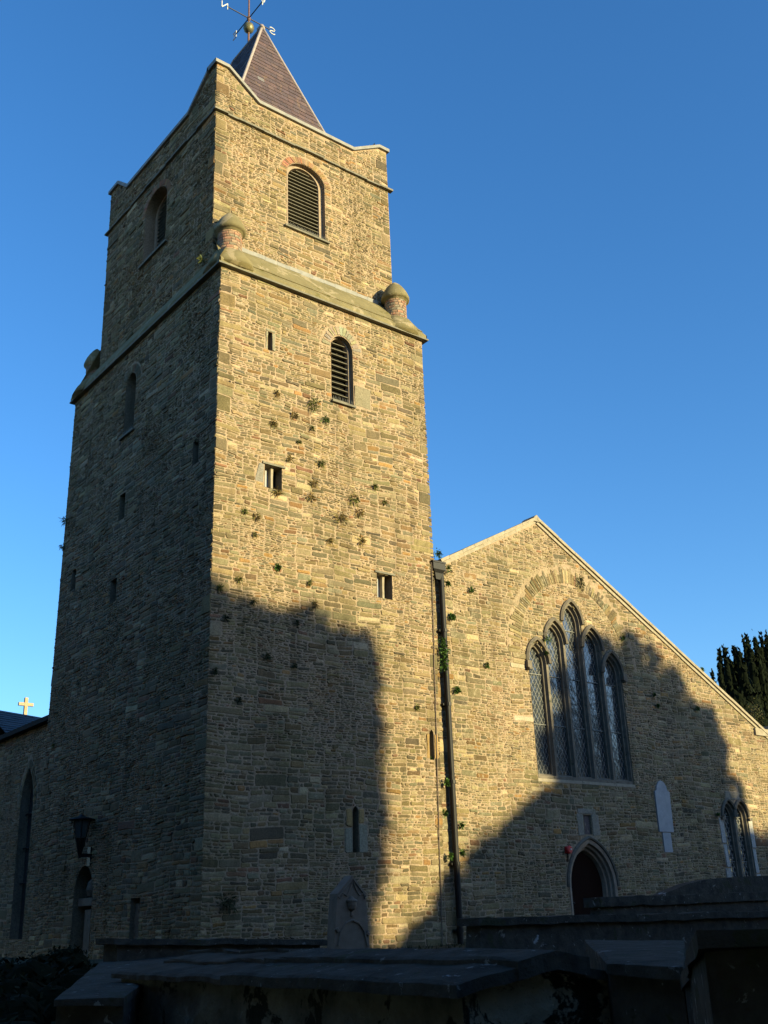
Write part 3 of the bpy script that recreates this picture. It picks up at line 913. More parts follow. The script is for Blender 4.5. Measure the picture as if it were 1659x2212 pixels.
# gable coping: two stone courses, upper one proud
def coping_run(a, b, w0, off, th, proj, seed, joint=.9):
    mb = MB(); a = Vector(a); b = Vector(b); d = (b-a).normalized(); L = (b-a).length
    up = Vector((-d.z, 0, d.x)) if d.x > 0 else Vector((d.z, 0, -d.x))
    if up.z < 0: up = -up
    r = random.Random(seed); s_ = 0
    while s_ < L - .01:
        w = min(r.uniform(.6, 1.2), L - s_)
        if L - s_ - w < .3: w = L - s_
        j = r.uniform(-.008, .008)
        p, q = a + d*(s_+.004), a + d*(s_+w-.004)
        vs = []
        for e in (p, q):
            vs += [e + up*(off+j) + Vector((0, -proj, 0)), e + up*(off+th+j) + Vector((0, -proj, 0)), e + up*(off+th+j) + Vector((0, .5, 0)), e + up*(off+j) + Vector((0, .5, 0))]
        mb.mesh(vs, [(0,1,2,3), (7,6,5,4), (0,4,5,1), (1,5,6,2), (2,6,7,3), (3,7,4,0)])
        s_ += w
    return mb
P0 = (PK[0], GY, PK[1]); PR = (24.30, GY, gr(24.30)); PL = (7.95, GY, gl(7.95))
for e, sd in ((PR, 1), (PL, 2)):
    coping_run(P0, e, 0, -.10, .11, .05, sd).build('coping_bed', M_DRESS, CH)
    coping_run(P0, e, 0, .015, .10, .11, sd+5).build('coping_stones', M_DRESS, CH)
mb = MB()
mb.prism([Vector((x, GY-.10, z)) for x, z in ((12.24, 14.02), (12.52, 14.02), (12.50, 14.17), (12.38, 14.26), (12.26, 14.17))], Vector((0, .6, 0)))
mb.build('apex_stone', M_DRESS, CH)
mb = MB()
mb.prism([Vector((x, GY-.09, z)) for x, z in ((23.35, 7.64), (25.2, 7.64), (25.2, 7.85), (24.6, 8.1), (24.34, 8.06), (24.3, 7.9), (23.35, 7.9))], Vector((0, .6, 0)))
mb.build('kneeler', M_DRESS, CH)
# roof behind the gable
mb = MB()
a0, a1 = Vector((PK[0], GY+.45, PK[1]+.02)), Vector((PK[0], 30, PK[1]+.02))
mb.face([a0, Vector((24.6, GY+.45, gr(24.6)+.0)), Vector((24.6, 30, gr(24.6))), a1], (.07, .055, .055, 1))
mb.face([a0, a1, Vector((7.4, 30, gl(7.4)+.02)), Vector((7.4, GY+.45, gl(7.4)+.02))], (.07, .055, .055, 1))
mb.build('nave_roof', M_SLATE, CH)

# ---- lights of the great window
def clip_line(poly, p, q, steps=60):
    """longest run of the segment inside the polygon"""
    best = None; cur = None
    for i in range(steps+1):
        t = i/steps; x, z = p[0]+(q[0]-p[0])*t, p[1]+(q[1]-p[1])*t
        s_ = scan(poly, z)
        ok = any(a <= x <= b for a, b in s_)
        if ok:
            cur = (cur[0], t) if cur else (t, t)
            if best is None or cur[1]-cur[0] > best[1]-best[0]: best = cur
        else: cur = None
    if not best or best[1]-best[0] < .02: return None
    f = lambda t: (p[0]+(q[0]-p[0])*t, p[1]+(q[1]-p[1])*t)
    return f(best[0]), f(best[1])

def tracery(outline, lights, Fn, name, depth, bars, pitch, slope, mat=M_DARKSTONE, lw=.006, label=None, splay=.72, proud=-.03):
    """stone plate filling the outline, pierced by the lights, each splayed back to its glass"""
    mb = MB()
    fr = [arch_pts(c, h, z0, zs, za, 9) for c, h, z0, zs, za in lights]
    backing(mb, outline, fr, lambda u, z, d: Fn(u, z, proud))
    bk = []
    for (c, h, z0, zs, za), f in zip(lights, fr):
        k = splay
        b = arch_pts(c, h*k, z0+.06, zs, za - h*(1-k)*1.3, 9)
        bk.append(b)
        n = len(f)
        m1 = [(x*.5+X*.5, z*.5+Z_*.5) for (x, z), (X, Z_) in zip(f, b)]
        A = [Fn(x, z, proud) for x, z in f]; Bm = [Fn(x, z, -depth*.55) for x, z in m1]; Bm2 = [Fn(x, z, -depth*.62) for x, z in b]; Bb = [Fn(x, z, -depth-.02) for x, z in b]
        mb.mesh(A + Bm + Bm2 + Bb, [(i+j*n, (i+1) % n + j*n, n+(i+1) % n + j*n, n+i+j*n) for j in range(3) for i in range(n)])
    w = mb.build(name, mat, CH, label=label)
    for (c, h, z0, zs, za), b in zip(lights, bk):
        g = MB(); g.face([Fn(x, z, -depth) for x, z in b])
        pane = g.build('window_light', M_GLASS, w)
        l = MB(); x0, x1 = c-h, c+h
        ribs = []
        z = z0 - slope*2*h
        while z < za + slope*2*h:
            ribs.append(((x0, z), (x1, z + slope*2*h))); ribs.append(((x0, z + slope*2*h), (x1, z))); z += pitch
        for p, q in ribs:
            s_ = clip_line(b, p, q)
            if not s_: continue
            (xa, za_), (xb, zb_) = s_
            L = math.hypot(xb-xa, zb_-za_)
            if L < .03: continue
            ox, oz = -(zb_-za_)/L*lw, (xb-xa)/L*lw
            l.face([Fn(xa-ox, za_-oz, -depth+.012), Fn(xb-ox, zb_-oz, -depth+.012), Fn(xb+ox, zb_+oz, -depth+.012), Fn(xa+ox, za_+oz, -depth+.012)])
        for zb in bars:
            s_ = scan(b, zb)
            if s_:
                l.tube([Fn(s_[0][0], zb, -depth+.03), Fn(s_[0][1], zb, -depth+.03)], .013, 5)
        l.build('lattice', M_LATTICE, w)
    return w
lights = [(LC[k], .40, WB+.10, SPR[k], LZ[k]-.09) for k in range(5)]
gw = tracery(big, lights, F_gab, 'traceried_window', .24, (7.2, 8.8, 10.45), .27, 1.7, lw=.005, splay=.84, label='tall dark stone window of five stepped pointed lights')
def hood(curves, w=.12, proud=.11, Fn=F_gab):
    mb = MB()
    for cv in curves:
        n = len(cv)
        cx = sum(p[0] for p in cv)/n
        zs = min(p[1] for p in cv)
        o = []
        for i, (x, z) in enumerate(cv):
            a = cv[max(0, i-1)]; b = cv[min(n-1, i+1)]
            tx, tz = b[0]-a[0], b[1]-a[1]; L = math.hypot(tx, tz)
            o.append((x + tz/L*w, z - tx/L*w))
        vs = []
        for (x, z), (X, Z_) in zip(cv, o):
            vs += [Fn(x, z, -.02), Fn(x, z, proud*.7), Fn((x+X)/2, (z+Z_)/2, proud), Fn(X, Z_, proud*.55), Fn(X, Z_, -.01)]
        m = 5
        mb.mesh(vs, [(i*m+k, i*m+k+1, (i+1)*m+k+1, (i+1)*m+k) for i in range(n-1) for k in range(m-1)] + [(0,1,2,3,4), tuple(range((n-1)*m, n*m))[::-1]])
    return mb
def trim(cv, zlo_r, zlo_l, cx):
    return [p for p in cv if (p[1] >= (zlo_r if p[0] > cx else zlo_l) - .001)]
cvs = []
for k in range(5):
    cv = arch_curve(LC[k], LH+.005, SPR[k]-.0, LZ[k]+.01, 12)
    zr = SPR[k]; zl_ = SPR[k]
    if k == 2: pass
    cvs.append(cv)
# drop the outer feet of the taller arches down beside their lower neighbours
hm = hood(cvs)
for x, z in ((LC[0]-LH-.06, SPR[0]-.14), (LC[4]+LH+.06, SPR[4]-.08)):
    hm.box((x-.10, GY-.14, z-.10), (x+.09, GY+.02, z+.12))
    hm.box((x-.07, GY-.17, z-.16), (x+.06, GY+.02, z-.102))
hm.build('hood_mould', M_DARKSTONE, gw)
mb = MB()
mb.prism([Vector((x, GY-.02, z)) for x, z in rect(LC[0]-LH-.03, LC[4]+LH+.03, WB-.10, WB-.004)], Vector((0, .1, 0)))
mb.build('sill', M_DRESS, gw)
sl2 = [(SC[k], .30, 2.05, 4.6, 5.06) for k in range(2)]
sw = tracery(small, sl2, F_gab, 'two_light_window', .22, (3.1, 3.93, 4.62), .30, 1.9, lw=.014, label='small two light pointed window with pale leaded panes and grey jambs', proud=-.02)
hm = hood([arch_curve(SC[k], SH+.005, 4.6, 5.15, 10) for k in range(2)], .10, .10)
for x in (SC[0]-SH-.08, SC[1]+SH+.08): hm.box((x-.09, GY-.10, 4.49), (x+.09, GY+.02, 4.58))
hm.build('hood_mould', M_DARKSTONE, sw)

# ---- doorway with stepped orders
mb = MB()
orders = [(1.08, 0), (1.05, .0), (.98, -.02), (.97, -.12), (.91, -.14), (.89, -.24), (.84, -.26), (.80, -.40)]
loops = []
for hw, d in orders:
    cv = arch_pts(DC, hw, .2, 2.35, 3.74 - (1.08-hw)*1.25, 12)
    loops.append([F_gab(x, z, d + .02) for x, z in cv])
n = len(loops[0])
mb.mesh([p for l in loops for p in l], [(j*n+i, j*n+(i+1) % n, (j+1)*n+(i+1) % n, (j+1)*n+i) for j in range(len(loops)-1) for i in range(n)])
dw = mb.build('doorway', M_REVEAL, CH, label='pointed doorway with stepped mouldings and a brown plank door')
hood([arch_curve(DC, 1.085, 2.35, 3.75, 12)], .09, .09).build('hood_mould', M_DARKSTONE, dw)
mb = MB(); dp = arch_pts(DC, .82, .2, 2.35, 3.44, 12)
mb.prism([F_gab(x, z, -.36) for x, z in dp], Vector((0, .06, 0)))
dd = mb.build('door', M_DOOR, dw)
mb = MB(); mb.lathe(F_gab(DC-.6, 1.9, -.33), [(.03, -.03), (.05, 0), (.03, .03)], 10); mb.build('handle', M_IRON, dd)

# ---- wall tablets
mb = MB(); mb.prism([F_gab(x, z, .05) for x, z in plq], Vector((0, .07, 0)))
PLQ = tag(mb.build('memorial_tablet', M_WHITE, loc=F_gab(17.33, 4.0, 0)), 'tall pale marble tablet with pointed top fixed to the wall right of the door', 'memorial')
mb = MB(); mb.prism([F_gab(x, z, .035) for x, z in plq2], Vector((0, .05, 0)))
tag(mb.build('memorial_tablet', M_BOARD, loc=F_gab(17.29, 3.38, 0)), 'small grey stone tablet directly below the tall pale marble tablet', 'memorial')

# ---- north wall of the nave on the left, with lancet, roof and cross
def npt(px, py): 
    p = at(px, py, 0, NX); return (p.y, p.z)
wy0 = npt(36, 1990)[0]
nlan = arch_pts(13.15, .55, 1.5, 5.6, 6.85, 9)
mb = MB()
no = rect(10.0, 30, -.5, 8.25)
rubble(mb, rect(10.3, 22, -.5, 8.2), [nlan, [(x, z) for x, z in arch_curve(13.15, .9, 5.6, 7.3, 8)]], L_nav, 91)
backing(mb, no, [nlan], L_nav)
reveal(mb, nlan, L_nav, .30, (.2, .17, .13, 1))
voussoirs(mb, arch_curve(13.15, .56, 5.6, 6.87, 9), arch_curve(13.15, .88, 5.6, 7.25, 9), L_nav, 22, rnd, .02)
nb = mb.build('north_wall', M_RUB, CH)
mb = MB(); mb.face([L_nav(x, z, -.28) for x, z in nlan]); 
g = mb.build('lancet_window', M_GLASS, CH, label='tall narrow lancet window in the shaded north wall')
for z in (3.2, 4.3, 5.4):
    mb = MB(); mb.tube([L_nav(12.6, z, -.2), L_nav(13.7, z, -.2)], .025, 6); mb.build('glazing_bar', M_IRON, g)
mb = MB()
mb.box((NX-.24, 10.3, 8.16), (NX+.02, 30, 8.32))
mb.build('eaves_gutter', M_DARK, CH)
mb = MB()      # cross roof behind the wall, ridge running right
ra, rb = at(-60, 1524, 1, 19.0), at(112, 1554.5, 1, 19.0)
rz = (ra.z + rb.z)/2; 
e0 = Vector((.6, 19, ra.z + (rb.z-ra.z)/(rb.x-ra.x)*(.6-ra.x))); e1 = Vector((7.2, 19, ra.z + (rb.z-ra.z)/(rb.x-ra.x)*(7.2-ra.x)))
slated(mb, Vector((e0.x, 13.2, 6.9)), Vector((7.2, 13.2, 6.9)), e0, e1, 9, .28, .34)
mb.face([e0, e1, Vector((7.2, 25, 7)), Vector((e0.x, 25, 7))], (.07, .055, .055, 1))
xr_ = mb.build('cross_roof', M_SLATE, CH)
c0 = at(55.5, 1540, 1, 28.0)
mb = MB(); mb.prism([Vector((c0.x-2.6, 27.9, 5)), Vector((c0.x+2.6, 27.9, 5)), Vector((c0.x+2.6, 27.9, c0.z-1.6)), Vector((c0.x+.12, 27.9, c0.z-.24)), Vector((c0.x-.12, 27.9, c0.z-.24)), Vector((c0.x-2.6, 27.9, c0.z-1.6))], Vector((0, .4, 0)))
mb.build('far_gable', M_DRESS, CH)
X = empty('stone_cross', (c0.x, 28.1, c0.z), 'pale stone cross in sunlight on the roof ridge left of the tower', 'cross')
mb = MB()
k = c0.z - .25
mb.box((c0.x-.075, 28.0, k), (c0.x+.075, 28.15, k+1.0))
mb.box((c0.x-.36, 28.01, k+.60), (c0.x-.077, 28.14, k+.75))
mb.box((c0.x+.077, 28.01, k+.60), (c0.x+.36, 28.14, k+.75))
mb.build('cross_arms', mat_simple('pale_cross_stone', (.33, .24, .15), (.42, .32, .21), 5, .8, .003), X)

# ================================================================== downpipe, cable, alarm, lantern
DP = empty('drainpipe', (8.05, .1, 0), 'black cast iron downpipe with a square hopper head in the corner by the tower', 'drainpipe')
py_ = .10
mb = MB()
ptop = at(952, 1232, 1, py_); pbot = at(996, 2048, 1, py_)
mb.tube([ptop.lerp(pbot, k/6) for k in range(7)] + [pbot - Vector((0, 0, 1.2))], .085, 14)
for z in (9.6, 7.4, 5.2, 3.0, 1.3):
    t_ = (ptop.z - z)/(ptop.z-pbot.z); c_ = ptop.lerp(pbot, t_)
    mb.tube([c_ - Vector((0, 0, .05)), c_ + Vector((0, 0, .05))], .105, 12)
    mb.box((c_.x-.15, c_.y+.03, z-.03), (c_.x+.15, c_.y+.14, z+.03))
mb.build('pipe', M_IRON, DP, smooth=False)
mb = MB()
h0, h1 = at(929, 1207, 1, -.12), at(970, 1209, 1, -.12)
hx = (h0.x+h1.x)/2; hz0 = h0.z
w2, d2 = .26, .15
prof = [(1.0, 0), (1.0, -.05), (.93, -.06), (.93, -.26), (.55, -.36), (.32, -.55)]
vs = []
for k, dz in prof:
    for sx, sy in ((-1, -1), (1, -1), (1, 1), (-1, 1)): vs.append((hx + sx*w2*k, .04 + sy*d2*k, hz0 + dz))
mb.mesh(vs, [(j*4+i, (j+1)*4+i, (j+1)*4+(i+1) % 4, j*4+(i+1) % 4) for j in range(len(prof)-1) for i in range(4)] + [(0,1,2,3)])
mb.tube([Vector((hx+.08, .35, hz0+.12)), Vector((hx+.05, .1, hz0+.03))], .07, 8)
mb.build('hopper_head', M_IRON, DP)
mb = MB()
rr = random.Random(5)
pts = []
for k in range(24):
    t_ = k/23; p = at(932+24*t_ + rr.uniform(-.6, .6), 1215 + 835*t_, 1, -.035); pts.append(p)
mb.tube(pts, .016, 6, (.16, .12, .09, 1))
tag(mb.build('conduit_cable', M_ATTR, loc=pts[-1]), 'thin brown cable running down the tower corner beside the downpipe', 'cable')

A0 = at(1224, 1836, 1, GY)
AL = empty('alarm_box', A0, 'small red alarm sounder on the wall left of the pointed door', 'alarm')
mb = MB()
mb.lathe((0, 0, 0), [(.06, 0), (.11, .02), (.12, .10), (.09, .13)], 16)
mb.v = [(A0.x + x, GY - .03 - z, A0.z + y) for x, y, z in mb.v]
mb.build('sounder', M_RED, AL)
mb = MB(); mb.box((A0.x-.09, GY-.03, A0.z-.10), (A0.x+.09, GY+.0, A0.z+.10)); mb.build('base_plate', M_RED, AL)
mb = MB(); mb.box((A0.x-.02, GY-.19, A0.z-.015), (A0.x+.03, GY-.165, A0.z+.03)); mb.build('indicator', M_LETTER, AL)
mb = MB(); mb.tube([(A0.x, GY-.03, A0.z-.1), (A0.x-.01, GY-.03, A0.z-.34)], .02, 6); mb.build('conduit', M_IRON, AL)

LX = -.85; LYc = 6.35
lp = at(172, 1842, 1, LYc)
LX = lp.x; lz = lp.z
LN = empty('wall_lantern', (0, LYc, lz), 'old black lantern with a wide flat cap on a bracket over the shaded niche', 'lamp')
mb = MB()
mb.box((LX-.03, LYc-.035, lz-.12), (xl(3)+.02, LYc+.035, lz-.02))
mb.box((xl(3)-.04, LYc-.1, lz-.35), (xl(3)+.02, LYc+.1, lz+.15))
mb.build('bracket', M_IRON, LN)
mb = MB()
hh = .86; rt = .27; rb_ = .045
for i in range(6):
    a = math.pi/3*i + .2
    mb.tube([(LX + rb_*math.cos(a), LYc + rb_*math.sin(a), lz-.05), (LX + rt*math.cos(a), LYc + rt*math.sin(a), lz+hh)], .014, 5)
mb.lathe((LX, LYc, lz), [(.04, -.14), (.05, -.02), (.13, hh*.42), (.14, hh*.45)], 6)
mb.build('lantern_frame', M_IRON, LN)
mb = MB(); mb.lathe((LX, LYc, lz), [(.35, hh), (.36, hh+.02), (.30, hh+.05), (.10, hh+.10), (.03, hh+.16)], 12); mb.build('cap', M_IRON, LN)
mb = MB(); mb.lathe((LX, LYc, lz), [(.135, hh*.46), (.255, hh-.01)], 6)
mb.build('lantern_glass', mat_simple('dusty_lantern_glass', (.05, .06, .06), (.08, .09, .09), 4, .3, 0, spec=.6), LN)

# ================================================================== plants
def tuft(mb, c, r, n, rnd, cols, ln=(.05, .12), out=Vector((0, -1, 0)), drop=.25, wd=.014):
    for i in range(n):
        d = Vector((rnd.gauss(0, .8), rnd.gauss(0, .5), rnd.gauss(0, .75))) + out*.7
        d.normalize()
        p = c + Vector((rnd.gauss(0, r*.33), 0, rnd.gauss(0, r*.33))) + d*r*rnd.uniform(.0, .6)
        L = rnd.uniform(*ln); q = p + d*L*.6 ; e = p + d*L + Vector((0, 0, -L*drop))
        s_ = d.cross(Vector((rnd.uniform(-1, 1), rnd.uniform(-1, 1), rnd.uniform(-1, 1)))).normalized() * wd * rnd.uniform(.6, 1.5)
        col = rnd.choice(cols); g = rnd.uniform(.6, 1.4)
        mb.face([p, q + s_, e, q - s_], tuple(x*g for x in col) + (1,))
FERN = [(.10, .11, .025), (.13, .125, .03), (.07, .095, .018)]
BROWN = [(.19, .125, .04), (.15, .115, .035), (.13, .12, .03), (.22, .14, .05)]
IVY = [(.04, .09, .013), (.06, .12, .02), (.035, .07, .013)]
rp = random.Random(77)
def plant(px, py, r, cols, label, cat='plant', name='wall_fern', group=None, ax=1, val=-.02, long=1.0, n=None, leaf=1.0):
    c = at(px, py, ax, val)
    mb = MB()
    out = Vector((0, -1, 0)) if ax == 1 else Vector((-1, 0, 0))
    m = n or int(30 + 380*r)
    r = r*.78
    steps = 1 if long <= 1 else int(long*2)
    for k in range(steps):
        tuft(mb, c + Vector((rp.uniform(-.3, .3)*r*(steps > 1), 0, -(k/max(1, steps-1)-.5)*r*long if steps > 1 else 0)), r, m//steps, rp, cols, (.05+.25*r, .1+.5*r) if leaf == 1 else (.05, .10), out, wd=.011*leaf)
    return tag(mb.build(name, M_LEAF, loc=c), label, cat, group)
plant(675, 874, .24, FERN, 'largest green fern clump, below the lower louvred window of the sunlit face')
plant(703, 907, .13, IVY, 'small bright green plant just right of and below the largest fern clump', name='wall_plant')
plant(762, 1078, .20, FERN, 'dark green fern clump growing upright in the middle of the sunlit face')
plant(735, 1120, .24, BROWN, 'broad brown dying fern clump in the middle of the sunlit face', name='wall_fern')
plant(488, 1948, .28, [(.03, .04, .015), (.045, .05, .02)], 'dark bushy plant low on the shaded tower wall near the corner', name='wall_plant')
plant(438, 562, .17, [(.08, .09, .02), (.06, .075, .02)], 'yellow green fern tuft growing on the ledge beside the corner pinnacle', ax=0, val=-.15)
plant(598, 1064, .14, BROWN, 'brown tuft on the sill of the upper boarded window')
plant(600, 1225, .09, IVY, 'small green leafy plant above the shadow line between two tiny ones', name='wall_plant', leaf=2)
for px, py, r in ((635, 897, .12), (590, 915, .11), (597, 850, .08), (625, 990, .10), (677, 1045, .13), (670, 1076, .14), (776, 1107, .14), (555, 1117, .11), (780, 1168, .14), (712, 1168, .10), (680, 1306, .10)):
    plant(px, py, r, BROWN, 'small brown fern tuft rooted in the joints of the sunlit tower face', group='brown fern tufts on the tower')
for px, py, r in ((693, 1001, .13), (808, 1051, .09), (528, 1105, .06), (550, 1155, .05), (515, 1252, .09), (668, 1258, .08), (475, 1270, .08), (645, 955, .04), (673, 925, .05), (900, 1527, .05), (830, 1085, .06)):
    plant(px, py, r, FERN, 'small green tuft rooted in the joints of the sunlit tower face', group='green tufts on the sunlit tower face')
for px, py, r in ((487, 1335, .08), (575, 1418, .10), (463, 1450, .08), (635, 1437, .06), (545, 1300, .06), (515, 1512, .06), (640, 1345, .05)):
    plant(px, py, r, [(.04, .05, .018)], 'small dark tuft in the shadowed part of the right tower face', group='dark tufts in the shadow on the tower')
for px, py, r in ((143, 1125, .16), (138, 1182, .12), (120, 1610, .08)):
    c = at(px, py, 0, -.02); plant(px, py, r, FERN, 'small tuft sticking out of the far left edge of the tower', ax=0, val=-.08, group='tufts on the far left edge of the tower')
plant(945, 1197, .17, IVY, 'ivy sprig growing over the top of the black hopper head', name='ivy', val=-.05, leaf=2)
plant(957, 1412, .22, IVY, 'longest ivy streak, climbing the upper half of the black downpipe', name='ivy', val=-.0, long=5, n=300, leaf=2.0)
plant(975, 1332, .13, IVY, 'ivy clump right of the downpipe above the longest ivy streak', name='ivy', val=.2, leaf=2.2, n=90)
plant(986, 1490, .14, IVY, 'ivy clump right of the downpipe below the longest ivy streak', name='ivy', val=.2, leaf=2.2, n=90)
for px, py, r in ((968, 1228, .12), (966, 1260, .08), (963, 1690, .12), (961, 1756, .11), (995, 1782, .10), (995, 1842, .12), (972, 1850, .11), (930, 1642, .07)):
    plant(px, py, r, IVY, 'small ivy sprig beside the black downpipe', name='ivy', val=.1, group='ivy sprigs along the downpipe', leaf=2.2, n=60)
for px, py, r in ((1017, 1274, .10), (1051, 1437, .08), (1345, 1377, .10), (1515, 1446, .09), (1505, 1530, .10), (1550, 1760, .05), (1412, 1500, .06), (1420, 1525, .06), (1180, 1410, .05)):
    plant(px, py, r, IVY, 'small green plant growing from the gable wall', name='wall_plant', val=.2, group='green plants on the gable wall', leaf=1.6, n=60)
plant(1252, 1258, .20, [(.03, .035, .012), (.05, .05, .02)], 'dark hanging tuft high on the gable right of the window top', val=.2, long=1.6)
plant(1182, 1382, .12, IVY, 'green tuft on top of the leftmost hood mould of the great window', name='wall_plant', val=.1)

# ================================================================== trees
def ico(sub=1):
    t = (1+5**.5)/2
    v = [Vector(p).normalized() for p in ((-1,t,0),(1,t,0),(-1,-t,0),(1,-t,0),(0,-1,t),(0,1,t),(0,-1,-t),(0,1,-t),(t,0,-1),(t,0,1),(-t,0,-1),(-t,0,1))]
    f = [(0,11,5),(0,5,1),(0,1,7),(0,7,10),(0,10,11),(1,5,9),(5,11,4),(11,10,2),(10,7,6),(7,1,8),(3,9,4),(3,4,2),(3,2,6),(3,6,8),(3,8,9),(4,9,5),(2,4,11),(6,2,10),(8,6,7),(9,8,1)]
    for _ in range(sub):
        c = {}; nf = []
        def mid(a, b):
            k = (min(a, b), max(a, b))
            if k not in c: v.append(((v[a]+v[b])/2).normalized()); c[k] = len(v)-1
            return c[k]
        for a, b, d in f:
            x, y, z = mid(a, b), mid(b, d), mid(d, a)
            nf += [(a, x, z), (b, y, x), (d, z, y), (x, y, z)]
        f = nf
    return v, f
ICO = ico(2)
def crown(blobs, rnd, leaf, dens, cols, core=.84, upright=False):
    mb = MB()
    for c, r in blobs:
        c = Vector(c); r = Vector(r)
        vs = []
        for p in ICO[0]:
            k = core * (1 + .18*mnoise.noise(p*2.2 + c))
            vs.append((c.x + p.x*r.x*k, c.y + p.y*r.y*k, c.z + p.z*r.z*k))
        mb.mesh(vs, ICO[1], tuple(x*.8 for x in cols[0]) + (1,))
        area = 4*math.pi*((r.x*r.y)**1.6/3 + (r.x*r.z)**1.6/3 + (r.y*r.z)**1.6/3)**(1/1.6)
        n = int(area*dens)
        for i in range(n):
            p = Vector((rnd.gauss(0, 1), rnd.gauss(0, 1), rnd.gauss(0, 1))).normalized()
            k = rnd.uniform(.82, 1.06) * (1 + .18*mnoise.noise(p*2.2 + c))
            q = Vector((c.x + p.x*r.x*k, c.y + p.y*r.y*k, c.z + p.z*r.z*k))
            a = Vector((rnd.uniform(-1, 1), rnd.uniform(-1, 1), rnd.uniform(.4, 2) if upright else rnd.uniform(-1, 1))).normalized()
            b = a.cross(p + Vector((rnd.uniform(-.5, .5), rnd.uniform(-.5, .5), rnd.uniform(-.5, .5)))).normalized()
            L = leaf*rnd.uniform(.6, 1.4)
            col = rnd.choice(cols); g = rnd.uniform(.6, 1.4)
            mb.face([q - a*L, q + b*L*.5, q + a*L, q - b*L*.5], tuple(x*g for x in col) + (1,))
    return mb
YEW = [(.006, .009, .004), (.009, .012, .005), (.005, .007, .004)]
def yew(pts, ybase, label, seed, group):
    """pts: (px, py, half width px) of each upright tip in the picture frame; stands at y = ybase"""
    rnd = random.Random(seed); blobs = []
    for px, py, hw in pts:
        t_ = at(px, py, 1, ybase + rnd.uniform(-1.0, 1.0)); s_ = 2287.8/(t_-CAMP).length
        w = hw/s_*1.15
        H = rnd.uniform(3.2, 4.4)
        blobs.append(((t_.x, t_.y, t_.z - H*.93), (w, w*1.1, H)))
        blobs.append(((t_.x + w*.3, t_.y, t_.z - w*1.3), (w*.7, w*.7, w*1.3)))
        blobs.append(((t_.x + w*.6, t_.y + .3, t_.z - H*1.9), (w*1.3, w*1.4, H)))
        blobs.append(((t_.x - w*.1, t_.y - .3, t_.z - H*2.6), (w*1.2, w*1.5, H)))
    cx = sum(b[0][0] for b in blobs)/len(blobs)
    zt = max(b[0][2] for b in blobs)
    blobs.append(((cx+.5, ybase, zt-9), (3.2, 2.6, 6.6)))
    blobs.append(((cx+1.2, ybase, 5.5), (3.6, 3.0, 5)))
    t = empty('yew_tree', (cx, ybase, 0), label, 'tree', group)
    mb = MB(); mb.tube([(cx, ybase, -.3), (cx+.1, ybase, 3), (cx, ybase, zt-3)], [.55, .4, .15], 10); mb.build('trunk', M_BARK, t)
    crown(blobs, rnd, .17, 18, YEW, .9, True).build('crown', M_YEW, t)
yew([(1541, 1408, 4), (1552, 1402, 6), (1563, 1396, 9), (1549, 1440, 10), (1584, 1376, 8), (1596, 1385, 10), (1573, 1415, 12), (1604, 1420, 12)][:0] +
    [(1563, 1397, 6), (1553, 1404, 4.5), (1585, 1372+24, 7), (1594, 1404, 8), (1574, 1425, 10), (1604, 1430, 8), (1552, 1430, 6), (1537, 1450, 4)], 20.0, 'shorter dark yew with upright tips just behind the gable slope', 11, None)
yew([(1606, 1384, 5), (1612, 1374, 5), (1629, 1376, 6), (1643, 1375, 5), (1655, 1370, 5), (1668, 1368, 7), (1682, 1368, 8), (1618, 1398, 9), (1638, 1395, 9), (1655, 1392, 9), (1700, 1375, 10), (1625, 1440, 10)], 21.5, 'taller dark yew with upright tips at the right edge of the picture', 12, None)
plant(1634, 1562, .8, [(.05, .05, .015), (.07, .055, .02), (.04, .05, .015)], 'small brownish sapling in front of the yews above the gable end', 'tree', 'sapling', val=14.0, long=2.4, n=900, leaf=5)

# trees behind the viewer: they throw the long shadow on the tower and the gable
YT = -46.0
def sh(x, z, y=YT):
    k = (0 - y) / -S.y
    return Vector((x + S.x*k, y, z + S.z*k))
GREEN = [(.05, .07, .02), (.06, .085, .025), (.04, .055, .018)]
def shade_tree(shape, name, label, seed, trunkx, leaf=.20, dens=13, core=.88):
    rnd = random.Random(seed)
    blobs = []
    for x, z, rx, rz_ in shape:
        p = sh(x, z); blobs.append(((p.x, p.y + rnd.uniform(-.5, .5), p.z), (rx, min(rx, 2.0), rz_)))
    b = sh(trunkx, 0)
    t = empty(name, (b.x, YT, 0), label, 'tree')
    zt = max(q[0][2] for q in blobs)
    mb = MB(); mb.tube([(b.x, YT, -.3), (b.x+.15, YT, 4), (b.x, YT, zt-2)], [.5, .38, .15], 10)
    for q in blobs[::2]:
        mb.tube([(b.x, YT, max(2.5, q[0][2]-3)), q[0]], [.16, .06], 6)
    mb.build('trunk', M_BARK, t)
    crown(blobs, rnd, leaf, dens, GREEN, core).build('crown', M_LEAF, t)
sh1 = [(-.4, 7.9, 1.3, 1.2), (.7, 7.5, 1.3, 1.2), (1.9, 7.1, 1.3, 1.2), (-.5, 6.3, 1.3, 1.2), (.8, 5.8, 1.3, 1.2)]
for z in [-5.6, -4.2, -2.8, -1.4, 0]:
    for x in (-6, -3.5, -1, 1.5): sh1.append((x, z, 1.9, 1.5))
for z in (-.5, 1.2): sh1.append((3.1, z, 1.55, 1.4))
for z, x in ((2.3, 3.50), (3.3, 3.72), (4.3, 3.84), (5.3, 3.87), (6.3, 3.88), (7.0, 3.87)): sh1.append((x, z, 1.37, 2.1))
for x, z, r in ((4.3, 8.35, .8), (3.2, 8.55, .85), (2.45, 8.6, .9), (1.7, 8.2, 1.0), (.9, 8.7, .85), (.1, 8.9, .9), (-.8, 8.8, 1.1), (-2.2, 8.8, 1.3), (-3.8, 9.2, 1.4)): sh1.append((x, z, r, r))
